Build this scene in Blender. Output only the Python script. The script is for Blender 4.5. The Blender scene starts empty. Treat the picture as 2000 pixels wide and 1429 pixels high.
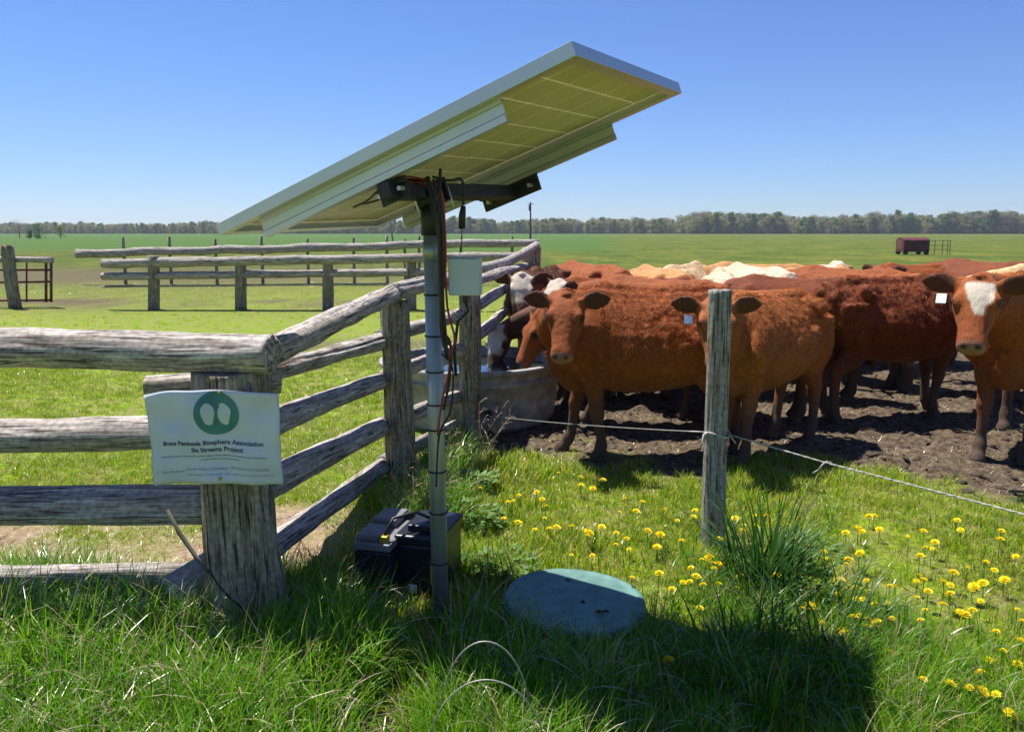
import bpy, bmesh, math, random
import numpy as np
from mathutils import Vector, Matrix
R=math.radians
random.seed(7); rng=np.random.default_rng(11)
scene=bpy.context.scene; COL=scene.collection
# ------------------------------------------------------------------ camera, sky, sun, exposure
F=1600.0; PITCH=math.atan((714.5-452)/F); H=1.6
cd=bpy.data.cameras.new('camera'); cam=bpy.data.objects.new('camera',cd); COL.objects.link(cam)
cd.sensor_width=36; cd.lens=36*F/2000; cd.clip_end=5000; cd.clip_start=.05
cam.location=(0,0,H); cam.rotation_euler=(math.pi/2-PITCH,0,0); scene.camera=cam
SV=(.33,-.295)                                    # shadow offset per metre of height
sun_el=math.atan(1/math.hypot(*SV)); sun_az=math.atan2(-SV[0],-SV[1])   # azimuth from +Y towards +X
w=bpy.data.worlds.new('World'); scene.world=w; w.use_nodes=True
nt=w.node_tree; bg=nt.nodes['Background']; sky=nt.nodes.new('ShaderNodeTexSky'); sky.sky_type='NISHITA'; sky.sun_disc=False
sky.sun_elevation=sun_el; sky.sun_rotation=sun_az; sky.altitude=0; sky.air_density=1.0; sky.dust_density=0.0; sky.ozone_density=4.0
tint=nt.nodes.new('ShaderNodeMixRGB'); tint.blend_type='MULTIPLY'; tint.inputs[0].default_value=1; tint.inputs[2].default_value=(.80,.98,1.42,1)
nt.links.new(sky.outputs[0],tint.inputs[1]); nt.links.new(tint.outputs[0],bg.inputs[0]); bg.inputs[1].default_value=.054
sd=bpy.data.lights.new('sun','SUN'); sd.energy=5.0; sd.angle=R(.5); sd.color=(1,.95,.87)
sun=bpy.data.objects.new('sun',sd); COL.objects.link(sun)
sun.rotation_euler=Vector((SV[0],SV[1],-1)).to_track_quat('-Z','Y').to_euler(); sun.location=(-8,8,20)
vs=scene.view_settings; vs.view_transform='Standard'; vs.look='None'; vs.exposure=0.82; vs.gamma=1; vs.use_curve_mapping=False
# ------------------------------------------------------------------ helpers
_c,_s=math.cos(PITCH),math.sin(PITCH)
def at(x,y,Y):
    "point of the place seen at photo pixel x,y at ground distance Y"
    d=((x-1000)/F,_c+(714.5-y)/F*_s,-_s+(714.5-y)/F*_c); t=Y/d[1]; return Vector((d[0]*t,Y,H+d[2]*t))
def gp(x,y):
    d=((x-1000)/F,_c+(714.5-y)/F*_s,-_s+(714.5-y)/F*_c); t=-H/d[2]; return (d[0]*t,d[1]*t)
def _h(ix,iy,iz,seed):
    n=(ix*374761393+iy*668265263+iz*2147483647+seed*1274126177)&0xffffffff
    n=((n^(n>>13))*1274126177)&0xffffffff; n=(n^(n>>16))&0xffffffff
    return n/4294967295.0
def noise(x,y,z=0,seed=0):
    x,y,z=np.broadcast_arrays(np.asarray(x,float),np.asarray(y,float),np.asarray(z,float))
    ix,iy,iz=np.floor(x).astype(np.int64),np.floor(y).astype(np.int64),np.floor(z).astype(np.int64)
    fx,fy,fz=x-ix,y-iy,z-iz; fx=fx*fx*(3-2*fx); fy=fy*fy*(3-2*fy); fz=fz*fz*(3-2*fz)
    r=0
    for a in (0,1):
        for b in (0,1):
            for c in (0,1):
                r=r+_h(ix+a,iy+b,iz+c,seed)*(fx if a else 1-fx)*(fy if b else 1-fy)*(fz if c else 1-fz)
    return r*2-1
def fbm(x,y,z=0,seed=0,o=4):
    r=0;a=1
    for k in range(o):
        r=r+a*noise(np.asarray(x)*2**k,np.asarray(y)*2**k,np.asarray(z)*2**k,seed+k); a*=.5
    return r
def tag(o,label=None,cat=None,group=None,kind=None):
    if label: o['label']=label
    if cat: o['category']=cat
    if group: o['group']=group
    if kind: o['kind']=kind
    return o
def mesh(name,verts,faces,mat=None,smooth=False):
    me=bpy.data.meshes.new(name); me.from_pydata([tuple(v) for v in verts],[],faces); me.update()
    if mat: me.materials.append(mat)
    if smooth: me.polygons.foreach_set('use_smooth',[True]*len(me.polygons))
    return me
def link(name,me,parent=None,loc=(0,0,0),rot=None):
    o=bpy.data.objects.new(name,me); COL.objects.link(o); o.location=loc
    if rot is not None: o.rotation_euler=rot
    if parent: o.parent=parent
    return o
def empty(name,loc=(0,0,0),rz=0):
    o=bpy.data.objects.new(name,None); COL.objects.link(o); o.location=loc; o.rotation_euler=(0,0,rz); o.empty_display_size=.1; return o
def local(parent,p): return Vector(p)-Vector(parent.location)
class MB:
    "collects shapes into one mesh"
    def __init__(s): s.v=[];s.f=[]
    def add(s,v,f):
        n=len(s.v); s.v+= [tuple(q) for q in v]; s.f+=[tuple(i+n for i in q) for q in f]; return s
    def box(s,c,d,rot=None,bev=0):
        bm=bmesh.new(); bmesh.ops.create_cube(bm,size=1)
        for v in bm.verts: v.co=Vector((v.co.x*d[0],v.co.y*d[1],v.co.z*d[2]))
        if bev: bmesh.ops.bevel(bm,geom=bm.edges[:],offset=bev,segments=2,affect='EDGES',profile=.5)
        M=(rot.to_4x4() if rot is not None else Matrix.Identity(4)); M=Matrix.Translation(c)@M
        bm.verts.index_update()
        s.add([M@v.co for v in bm.verts],[[v.index for v in f.verts] for f in bm.faces]); bm.free(); return s
    def tube(s,pts,rad,n=8,closed=False,caps=True):
        pts=[Vector(p) for p in pts]; m=len(pts)
        if not hasattr(rad,'__len__'): rad=[rad]*m
        V=[];Fc=[]; up=Vector((0,0,1)); prev=None
        for i,p in enumerate(pts):
            t=(pts[min(i+1,m-1)]-pts[max(i-1,0)]).normalized()
            if prev is None: a=t.cross(up); a=a if a.length>.05 else t.cross(Vector((1,0,0)))
            else: a=prev-t*prev.dot(t)
            a.normalize(); b=t.cross(a); prev=a
            for k in range(n):
                q=2*math.pi*k/n; V.append(p+(a*math.cos(q)+b*math.sin(q))*rad[i])
        for i in range(m-1):
            for k in range(n): Fc.append((i*n+k,i*n+(k+1)%n,(i+1)*n+(k+1)%n,(i+1)*n+k))
        if caps: Fc.append(tuple(range(n-1,-1,-1))); Fc.append(tuple((m-1)*n+k for k in range(n)))
        return s.add(V,Fc)
    def build(s,name,mat,parent=None,loc=(0,0,0),smooth=False): return link(name,mesh(name,s.v,s.f,mat,smooth),parent,loc)
# ------------------------------------------------------------------ materials
def newmat(name):
    m=bpy.data.materials.new(name); m.use_nodes=True; nt=m.node_tree; return m,nt,nt.nodes['Principled BSDF']
def N(nt,t,**k):
    n=nt.nodes.new('ShaderNode'+t)
    for a,b in k.items(): setattr(n,a,b)
    return n
def plain(name,col,rough=.6,metal=0,noise_amt=.15,scale=8,bump=0,spec=.4):
    m,nt,b=newmat(name); b.inputs['Roughness'].default_value=rough; b.inputs['Metallic'].default_value=metal; b.inputs['Specular IOR Level'].default_value=spec
    tc=N(nt,'TexCoord'); no=N(nt,'TexNoise'); no.inputs['Scale'].default_value=scale; no.inputs['Detail'].default_value=6; nt.links.new(tc.outputs['Object'],no.inputs['Vector'])
    r=N(nt,'ValToRGB'); r.color_ramp.elements[0].position=.3; r.color_ramp.elements[1].position=.7
    r.color_ramp.elements[0].color=tuple(c*(1-noise_amt*1.6) for c in col)+(1,); r.color_ramp.elements[1].color=tuple(min(1,c*(1+noise_amt)) for c in col)+(1,)
    nt.links.new(no.outputs[0],r.inputs[0]); nt.links.new(r.outputs[0],b.inputs['Base Color'])
    if bump:
        bp=N(nt,'Bump'); bp.inputs['Strength'].default_value=bump; bp.inputs['Distance'].default_value=.005; nt.links.new(no.outputs[0],bp.inputs['Height']); nt.links.new(bp.outputs[0],b.inputs['Normal'])
    return m
def wood(name,light,dark,green=.25,warm=(.22,.15,.09)):
    m,nt,b=newmat(name); L=nt.links; b.inputs['Roughness'].default_value=.85; b.inputs['Specular IOR Level'].default_value=.2
    tc=N(nt,'TexCoord'); oi=N(nt,'ObjectInfo'); ad=N(nt,'VectorMath',operation='ADD'); L.new(tc.outputs['Object'],ad.inputs[0])
    sc=N(nt,'VectorMath',operation='SCALE'); sc.inputs[0].default_value=(17,11,5); L.new(oi.outputs['Random'],sc.inputs['Scale']); L.new(sc.outputs[0],ad.inputs[1])
    mp=N(nt,'Mapping'); mp.inputs['Scale'].default_value=(60,60,3.2); L.new(ad.outputs[0],mp.inputs['Vector'])
    n1=N(nt,'TexNoise'); n1.inputs['Scale'].default_value=1; n1.inputs['Detail'].default_value=8; n1.inputs['Roughness'].default_value=.65; L.new(mp.outputs[0],n1.inputs['Vector'])
    mp2=N(nt,'Mapping'); mp2.inputs['Scale'].default_value=(14,14,2.2); L.new(ad.outputs[0],mp2.inputs['Vector'])
    n2=N(nt,'TexNoise'); n2.inputs['Scale'].default_value=1; n2.inputs['Detail'].default_value=5; L.new(mp2.outputs[0],n2.inputs['Vector'])
    r1=N(nt,'ValToRGB'); e=r1.color_ramp.elements; e[0].position=.33; e[0].color=dark+(1,); e[1].position=.62; e[1].color=light+(1,); L.new(n1.outputs[0],r1.inputs[0])
    r2=N(nt,'ValToRGB'); e=r2.color_ramp.elements; e[0].position=.5; e[0].color=(0,0,0,1); e[1].position=.72; e[1].color=(.75,.75,.75,1); L.new(n2.outputs[0],r2.inputs[0])
    mx=N(nt,'MixRGB'); L.new(r2.outputs[0],mx.inputs[0]); L.new(r1.outputs[0],mx.inputs[1]); mx.inputs[2].default_value=warm+(1,)
    n3=N(nt,'TexNoise'); n3.inputs['Scale'].default_value=9; n3.inputs['Detail'].default_value=6; L.new(ad.outputs[0],n3.inputs['Vector'])
    r3=N(nt,'ValToRGB'); e=r3.color_ramp.elements; e[0].position=.52; e[0].color=(0,0,0,1); e[1].position=.7; e[1].color=(green,)*3+(1,); L.new(n3.outputs[0],r3.inputs[0])
    m2=N(nt,'MixRGB'); L.new(r3.outputs[0],m2.inputs[0]); L.new(mx.outputs[0],m2.inputs[1]); m2.inputs[2].default_value=(.13,.15,.08,1)
    mp4=N(nt,'Mapping'); mp4.inputs['Scale'].default_value=(95,95,5.5); L.new(ad.outputs[0],mp4.inputs['Vector']); n4=N(nt,'TexNoise'); n4.inputs['Scale'].default_value=1; n4.inputs['Detail'].default_value=4; L.new(mp4.outputs[0],n4.inputs['Vector'])
    r4=N(nt,'ValToRGB'); e=r4.color_ramp.elements; e[0].position=.36; e[0].color=(.22,.2,.18,1); e[1].position=.46; e[1].color=(1,1,1,1); L.new(n4.outputs[0],r4.inputs[0])
    n5=N(nt,'TexNoise'); n5.inputs['Scale'].default_value=45; n5.inputs['Detail'].default_value=5; L.new(ad.outputs[0],n5.inputs['Vector']); r5=N(nt,'ValToRGB'); e=r5.color_ramp.elements; e[0].position=.3; e[0].color=(.62,.6,.58,1); e[1].position=.7; e[1].color=(1.2,1.2,1.2,1); L.new(n5.outputs[0],r5.inputs[0])
    m3=N(nt,'MixRGB',blend_type='MULTIPLY'); m3.inputs[0].default_value=1; L.new(m2.outputs[0],m3.inputs[1]); L.new(r4.outputs[0],m3.inputs[2]); m4=N(nt,'MixRGB',blend_type='MULTIPLY'); m4.inputs[0].default_value=1; L.new(m3.outputs[0],m4.inputs[1]); L.new(r5.outputs[0],m4.inputs[2]); m2=m4
    L.new(m2.outputs[0],b.inputs['Base Color'])
    bp=N(nt,'Bump'); bp.inputs['Strength'].default_value=.9; bp.inputs['Distance'].default_value=.006; L.new(n1.outputs[0],bp.inputs['Height']); L.new(bp.outputs[0],b.inputs['Normal'])
    return m
M_post=wood('weathered_cedar',(.40,.36,.28),(.15,.13,.095),.6,(.17,.11,.06))
M_rail=wood('grey_rail_wood',(.58,.53,.49),(.17,.15,.14),.12,(.27,.20,.14))
M_round=wood('treated_post_wood',(.40,.385,.35),(.19,.18,.16),.15,(.25,.2,.14))
M_galv=plain('galvanised_steel',(.30,.325,.31),.42,.55,.12,6)
M_alu=plain('aluminium',(.52,.55,.60),.4,.65,.04,3)
M_alu2=plain('dull_aluminium',(.42,.45,.46),.45,.5,.05,3)
M_black=plain('black_painted_steel',(.018,.018,.022),.5,0,.2,10)
M_cable=plain('black_cable',(.012,.012,.012),.5)
M_red=plain('red_cable',(.35,.02,.02),.5)
M_boxg=plain('grey_plastic_box',(.42,.47,.50),.5,0,.06,4)
M_tank=plain('pale_tank_plastic',(.32,.30,.275),.8,0,.3,9,.6)
M_lid=plain('green_plastic_lid',(.105,.215,.19),.55,0,.18,14,.15)
M_batg=plain('grey_battery_top',(.17,.165,.18),.45,0,.1,12)
M_batk=plain('black_battery_case',(.012,.015,.024),.35,0,.1,8)
M_yel=plain('yellow_label',(.55,.45,.03),.6)
M_wht=plain('white_label',(.7,.72,.74),.6)
M_rope=plain('pale_twine',(.42,.40,.37),.8,0,.3,120)
M_wirem=plain('old_wire',(.32,.31,.29),.5,.5,.2,30)
M_rust=plain('rusty_pipe',(.16,.07,.055),.8,.2,.3,12)
M_pole=plain('utility_pole_wood',(.08,.07,.065),.9)
M_maroon=plain('maroon_sheet_metal',(.11,.028,.03),.7,0,.25,2)
M_paper=plain('laminated_paper',(.53,.58,.64),.3,0,.05,8)
M_teal=plain('teal_print',(.05,.20,.19),.5); M_ink=plain('ink_print',(.05,.07,.11),.6); M_inkl=plain('pale_ink_print',(.28,.32,.38),.6)
M_inkw=plain('pale_print',(.55,.62,.63),.5)
M_brass=plain('brass_tack',(.5,.38,.05),.4,.6)
M_eye=plain('cow_eye',(.008,.006,.005),.28,0,0,8,0,.4)
M_tagb=plain('blue_ear_tag',(.10,.16,.25),.5); M_tagw=plain('pale_ear_tag',(.55,.68,.66),.5)
M_stalk=plain('dry_stalk',(.33,.25,.15),.8,0,.3,30); M_stem=plain('green_stem',(.14,.20,.06),.7)
# leafy materials: diffuse + translucent, hue varied per instance
def leafmat(name,cols,trans=.35,gloss=.12,straw=0):
    m=bpy.data.materials.new(name); m.use_nodes=True; nt=m.node_tree; L=nt.links; nt.nodes.clear()
    out=N(nt,'OutputMaterial'); oi=N(nt,'ObjectInfo'); r=N(nt,'ValToRGB'); ge=N(nt,'NewGeometry')
    while len(r.color_ramp.elements)<len(cols): r.color_ramp.elements.new(.5)
    for i,(e,c) in enumerate(zip(r.color_ramp.elements,cols)): e.position=i/(len(cols)-1); e.color=c+(1,)
    ma=N(nt,'Math',operation='MULTIPLY_ADD'); L.new(ge.outputs['Random Per Island'],ma.inputs[0]); ma.inputs[1].default_value=.55
    mb=N(nt,'Math',operation='MULTIPLY'); L.new(oi.outputs['Random'],mb.inputs[0]); mb.inputs[1].default_value=.45; L.new(mb.outputs[0],ma.inputs[2])
    L.new(ma.outputs[0],r.inputs[0])
    d=N(nt,'BsdfDiffuse'); t=N(nt,'BsdfTranslucent'); g=N(nt,'BsdfGlossy'); g.inputs['Roughness'].default_value=.4; g.inputs['Color'].default_value=(.8,.85,.75,1)
    L.new(r.outputs[0],d.inputs[0]); L.new(r.outputs[0],t.inputs[0])
    a=N(nt,'MixShader'); a.inputs[0].default_value=trans; L.new(d.outputs[0],a.inputs[1]); L.new(t.outputs[0],a.inputs[2])
    fr=N(nt,'LayerWeight'); fr.inputs[0].default_value=.3; fm=N(nt,'Math',operation='MULTIPLY'); L.new(fr.outputs['Fresnel'],fm.inputs[0]); fm.inputs[1].default_value=gloss*2
    b=N(nt,'MixShader'); L.new(fm.outputs[0],b.inputs[0]); L.new(a.outputs[0],b.inputs[1]); L.new(g.outputs[0],b.inputs[2]); L.new(b.outputs[0],out.inputs[0])
    return m
M_turf=leafmat('turf_blades',[(.12,.24,.005),(.24,.36,.008),(.37,.45,.014),(.50,.48,.05),(.55,.45,.19)],.45,.012)
M_long=leafmat('long_grass_blades',[(.035,.14,.003),(.07,.24,.005),(.13,.33,.008),(.22,.40,.015),(.42,.44,.12)],.5,.025)
M_dark=leafmat('broad_grass_blades',[(.018,.06,.012),(.03,.09,.016),(.045,.12,.02),(.07,.15,.03)],.25,.03)
M_straw=leafmat('straw_blades',[(.25,.18,.09),(.38,.29,.16),(.48,.40,.25)],.3)
M_weed=leafmat('weed_leaves',[(.08,.17,.03),(.12,.23,.05),(.17,.28,.08)],.35)
M_yflower=leafmat('dandelion_petals',[(.80,.58,.005),(.88,.72,.015),(.92,.80,.04)],.25,.02)
def treemat(name,c): return leafmat(name,c,.45,.0)
M_t1=treemat('spring_foliage',[(.17,.21,.05),(.25,.28,.07),(.32,.30,.10)])
M_t2=treemat('green_foliage',[(.07,.14,.035),(.11,.19,.05),(.16,.24,.06)])
M_t3=treemat('bare_twig_foliage',[(.17,.16,.10),(.23,.22,.14),(.29,.27,.18)])
M_bark=plain('tree_bark',(.10,.085,.07),.9)
# ------------------------------------------------------------------ ground
def mud_front(x):            # near edge of the trodden yard
    return np.interp(x,[-.6,-.2,.3,1.1,1.9,2.9,4.2,8],[6.6,5.75,5.35,5.3,4.95,4.8,4.0,2.2])
def fence_x(y): return np.interp(y,[2.9,5.1,6.2,10,60],[-1.05,-.71,-.32,.22,2.5])
def mudmask(x,y):
    n=fbm(x*.9,y*.9,0,5)*.35+fbm(x*5,y*5,0,9,2)*.12
    a=np.clip((y-mud_front(x)+n*2.2)/.8,0,1)
    b=np.clip((36+fbm(x*.1,y*.1,0,3)*5-y)/6,0,1); c=np.clip((x-fence_x(y)+.1+n*.3)/.25,0,1); d=np.clip((48-x)/10,0,1)
    m=a*b*c*d
    # dirt strips on the far side of the rails
    e=1.3*np.exp(-(((x+2.1)/1.5)**4+((y-4.2)/.5)**4))
    g=np.exp(-(((x+9)/7)**4+((y-19)/2.2)**2)); g2=np.exp(-(((x+16)/14)**4+((y-30)/7)**2))
    e2=np.exp(-(((x+1.6)/2.2)**2+((y-11.5)/1.0)**2))
    f=np.exp(-(((x+.42)/.16)**2+((y-2.45)/.3)**2))*.8
    return np.clip(np.maximum.reduce([m,e*np.clip(.8+n*2,0,1),g*np.clip(.5+n*2,0,1),g2*.85,e2*np.clip(.6+n,0,1),f]),0,1)
def gz(x,y):
    x=np.asarray(x,float); y=np.asarray(y,float); m=mudmask(x,y)
    near=np.clip((14-np.hypot(x,y))/6,0,1)
    return near*(fbm(x*1.1,y*1.1,0,21,3)*.012+(1-m)*fbm(x*6,y*6,0,22,2)*.006+m*(np.abs(fbm(x*6,y*7,0,23,3))*.045-.02))
def axis(parts):
    out=[]
    for a,b,st in parts: out+=list(np.arange(a,b,st))
    out.append(parts[-1][1]); return np.array(out)
xs=axis([(-1500,-200,130),(-200,-40,16),(-40,-12,2),(-12,-4,.3),(-4,5.2,.045),(5.2,14,.3),(14,40,2),(40,200,16),(200,1500,130)])
ys=axis([(-200,-20,30),(-20,1,1.5),(1,2,.2),(2,8.2,.045),(8.2,16,.2),(16,60,1),(60,200,14),(200,2600,200)])
X,Y=np.meshgrid(xs,ys); Z=gz(X,Y)
V=np.stack([X,Y,Z],-1).reshape(-1,3); nx,ny=len(xs),len(ys)
idx=np.arange(nx*ny).reshape(ny,nx); Fq=np.stack([idx[:-1,:-1],idx[:-1,1:],idx[1:,1:],idx[1:,:-1]],-1).reshape(-1,4)
me=bpy.data.meshes.new('pasture_ground'); me.from_pydata(V.tolist(),[],Fq.tolist()); me.update()
me.polygons.foreach_set('use_smooth',[True]*len(me.polygons))
at_=me.attributes.new('mud','FLOAT','POINT'); at_.data.foreach_set('value',mudmask(V[:,0],V[:,1]).astype(np.float32))
ad_=me.attributes.new('dry','FLOAT','POINT'); ad_.data.foreach_set('value',np.clip(np.exp(-(((V[:,0]+2.1)/1.7)**4+((V[:,1]-4.25)/.6)**4))*1.3+.0,0,1).astype(np.float32))
# strip of darker crop field on the left far side
cr=np.clip((V[:,1]-70)/5,0,1)*np.clip((-V[:,0]+.12*V[:,1]+3)/6,0,1)
a2=me.attributes.new('crop','FLOAT','POINT'); a2.data.foreach_set('value',cr.astype(np.float32))
def ground_mat():
    m,nt,b=newmat('pasture'); L=nt.links; b.inputs['Roughness'].default_value=.95; b.inputs['Specular IOR Level'].default_value=.1
    g=N(nt,'NewGeometry'); mu=N(nt,'Attribute',attribute_name='mud'); cp=N(nt,'Attribute',attribute_name='crop')
    def noi(s,d=6,st=(1,1,1),ro=.6):
        mp=N(nt,'Mapping'); mp.inputs['Scale'].default_value=st; L.new(g.outputs['Position'],mp.inputs[0]); n=N(nt,'TexNoise'); n.inputs['Scale'].default_value=s; n.inputs['Detail'].default_value=d; n.inputs['Roughness'].default_value=ro; L.new(mp.outputs[0],n.inputs['Vector']); return n.outputs[0]
    def ramp(f,st):
        r=N(nt,'ValToRGB'); 
        while len(r.color_ramp.elements)<len(st): r.color_ramp.elements.new(.5)
        for e,(p,c) in zip(r.color_ramp.elements,st): e.position=p; e.color=c+(1,)
        L.new(f,r.inputs[0]); return r.outputs[0]
    def mix(f,a,c,bl='MIX'):
        x=N(nt,'MixRGB',blend_type=bl)
        for i,q in enumerate((f,a,c)):
            if isinstance(q,(float,int)): x.inputs[i].default_value=q
            elif isinstance(q,tuple): x.inputs[i].default_value=q+(1,)
            else: L.new(q,x.inputs[i])
        return x.outputs[0]
    fine=noi(38,8); mid=noi(4.5,6); big=noi(.22,5,(1,.5,1)); spk=noi(.9,4,(1,.35,1),.7)
    grass=ramp(fine,[(.25,(.06,.10,.008)),(.45,(.16,.26,.012)),(.6,(.27,.36,.02)),(.78,(.40,.37,.10))])
    grass=mix(ramp(mid,[(.42,(0,0,0)),(.62,(.7,)*3)]),grass,(.30,.25,.12))
    far=ramp(big,[(.32,(.046,.078,.013)),(.5,(.080,.112,.018)),(.68,(.138,.142,.028))]); far=mix(1.0,far,ramp(noi(2.6,7,(1,.45,1),.75),[(.3,(.55,.55,.5)),(.7,(1.35,1.3,1.2))]),'MULTIPLY')
    far=mix(ramp(spk,[(.5,(0,0,0)),(.68,(.45,)*3)]),far,(.22,.24,.03))
    sx=N(nt,'SeparateXYZ'); L.new(g.outputs['Position'],sx.inputs[0])
    mr=N(nt,'MapRange'); mr.inputs[1].default_value=10; mr.inputs[2].default_value=34; L.new(sx.outputs[1],mr.inputs[0])
    col=mix(mr.outputs[0],grass,far); col=mix(cp.outputs['Fac'],col,(.060,.118,.022))
    mud=ramp(noi(16,8,(1,1,1),.7),[(.28,(.022,.015,.010)),(.42,(.070,.050,.034)),(.56,(.145,.108,.074)),(.75,(.30,.235,.165))])
    mud=mix(ramp(noi(2.2,5),[(.55,(0,0,0)),(.75,(.4,)*3)]),mud,(.14,.13,.05))
    dr=N(nt,'Attribute',attribute_name='dry'); dry=ramp(noi(30,8,(1,1,1),.7),[(.3,(.14,.09,.05)),(.5,(.36,.26,.17)),(.7,(.55,.43,.31))]); mud=mix(dr.outputs['Fac'],mud,dry)
    col=mix(mu.outputs['Fac'],col,mud); L.new(col,b.inputs['Base Color'])
    bp=N(nt,'Bump'); bp.inputs['Strength'].default_value=1; bp.inputs['Distance'].default_value=.035; L.new(noi(22,8,(1,1,1),.7),bp.inputs['Height']); L.new(bp.outputs[0],b.inputs['Normal'])
    return m
me.materials.append(ground_mat()); ground=link('ground',me); tag(ground,kind='structure')
# ------------------------------------------------------------------ instancing for grass and woods
def scatter(name,P,rot,scl,idx,srcs,label,cat):
    c=bpy.data.collections.new(name+'_source')
    for s in srcs:
        c.objects.link(s)
    me=bpy.data.meshes.new(name); me.from_pydata([tuple(p) for p in P],[],[]); n=len(P)
    a=me.attributes.new('rot','FLOAT_VECTOR','POINT'); a.data.foreach_set('vector',np.asarray(rot,np.float32).ravel())
    a=me.attributes.new('scl','FLOAT_VECTOR','POINT'); a.data.foreach_set('vector',np.asarray(scl,np.float32).ravel())
    a=me.attributes.new('pick','INT','POINT'); a.data.foreach_set('value',np.asarray(idx,np.int32))
    o=link(name,me); tag(o,label,cat,kind='stuff')
    g=bpy.data.node_groups.new(name,'GeometryNodeTree'); g.interface.new_socket('Geometry',in_out='INPUT',socket_type='NodeSocketGeometry'); g.interface.new_socket('Geometry',in_out='OUTPUT',socket_type='NodeSocketGeometry')
    gi=g.nodes.new('NodeGroupInput'); go=g.nodes.new('NodeGroupOutput'); ip=g.nodes.new('GeometryNodeInstanceOnPoints'); ci=g.nodes.new('GeometryNodeCollectionInfo')
    ci.inputs['Collection'].default_value=c; ci.inputs['Separate Children'].default_value=True; ci.inputs['Reset Children'].default_value=True
    def na(nm,t):
        q=g.nodes.new('GeometryNodeInputNamedAttribute'); q.data_type=t; q.inputs['Name'].default_value=nm; return q.outputs['Attribute']
    er=g.nodes.new('FunctionNodeEulerToRotation'); g.links.new(na('rot','FLOAT_VECTOR'),er.inputs[0])
    g.links.new(gi.outputs[0],ip.inputs['Points']); g.links.new(ci.outputs[0],ip.inputs['Instance']); ip.inputs['Pick Instance'].default_value=True
    g.links.new(na('pick','INT'),ip.inputs['Instance Index']); g.links.new(er.outputs[0],ip.inputs['Rotation']); g.links.new(na('scl','FLOAT_VECTOR'),ip.inputs['Scale'])
    g.links.new(ip.outputs[0],go.inputs[0]); md=o.modifiers.new('scatter','NODES'); md.node_group=g; return o
def blade(mb,x,y,ang,h,wd,bend,lean,seg=4,z0=-.01):
    dx,dy=math.cos(ang),math.sin(ang); px,py=-dy,dx; V=[];Fc=[]
    cx,cy,cz,th=x,y,z0,lean
    for i in range(seg+1):
        t=i/seg; ww=wd*(1-t**1.8)*.5*(.75+.5*min(1,t*3) if t<.34 else 1.0)
        if i<seg: V+=[(cx-px*ww,cy-py*ww,cz),(cx+px*ww,cy+py*ww,cz)]
        else: V.append((cx,cy,cz))
        st=h/seg; cx+=dx*math.sin(th)*st; cy+=dy*math.sin(th)*st; cz+=math.cos(th)*st; th+=bend/seg
    for i in range(seg-1): Fc.append((2*i,2*i+1,2*i+3,2*i+2))
    Fc.append((2*seg-2,2*seg-1,2*seg)); mb.add(V,Fc)
def tuft(name,mat,n,rad,h0,h1,w0,w1,b0,b1,l0=0,l1=.4,seg=4,seed=0,mat2=None,p2=.0):
    r=random.Random(seed); mb=MB(); k2=[]
    for i in range(n):
        a=r.random()*6.283; q=rad*math.sqrt(r.random()); fc=len(mb.f)
        blade(mb,q*math.cos(a),q*math.sin(a),a+r.uniform(-1.2,1.2),r.uniform(h0,h1),r.uniform(w0,w1),r.uniform(b0,b1),r.uniform(l0,l1),seg)
        if mat2 and r.random()<p2: k2+=list(range(fc,len(mb.f)))
    me=mesh(name,mb.v,mb.f,mat)
    if mat2:
        me.materials.append(mat2)
        for k in k2: me.polygons[k].material_index=1
    return bpy.data.objects.new(name,me)
def turf_points(n,x0,x1,y0,y1,dens=None,seed=1):
    r=np.random.default_rng(seed); x=r.uniform(x0,x1,n); y=r.uniform(y0,y1,n); k=mudmask(x,y)<r.uniform(0.15,.75,n)
    if dens is not None: k&=r.random(n)<dens(x,y)
    # keep only what the camera could see, with a margin
    k&=(np.abs(x)<y*.72+.9); x,y=x[k],y[k]
    return np.stack([x,y,gz(x,y)],1)
def lidfree(x,y): return (np.hypot((x-.265)/.32,(y-3.27)/.31)>1).astype(float)
short=[tuft('turf_tuft',M_turf,34,.07,.02,.06,.0025,.0045,.2,1.6,0,.7,3,s,M_straw,.36) for s in range(4)]+[tuft('turf_leafy',M_turf,20,.06,.04,.10,.003,.006,.3,1.6,0,.6,3,s,M_long,.4) for s in (8,9)]
P=np.concatenate([turf_points(30000,-3.2,6,2.0,6.4,lidfree,1),turf_points(26000,-7,-.4,3.4,12,lambda x,y:(x<fence_x(y)).astype(float),2),turf_points(3500,-22,0,12,26,None,3)])
n=len(P); r=np.random.default_rng(3); far_k=np.clip(P[:,1]/12,1,3.2)
patch=(1+.45*fbm(P[:,0]*1.5,P[:,1]*1.5,0,33,3))*np.where(P[:,0]>.4,.85,1)
left=(P[:,0]<fence_x(P[:,1]))&(P[:,1]>3.4)
sc=r.uniform(.7,1.25,n)*patch*np.where(left,.62,1.0)*np.where(P[:,1]>30,1.2,1); sc=np.clip(sc,.3,2)
scatter('turf',P,np.stack([r.uniform(-.2,.2,n),r.uniform(-.2,.2,n),r.uniform(0,6.28,n)],1),np.stack([sc*far_k,sc*far_k,sc],1),r.choice(6,n,p=[.21,.21,.21,.21,.08,.08]),short,'short sunlit yellowish green turf across the pasture and foreground','turf')
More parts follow.
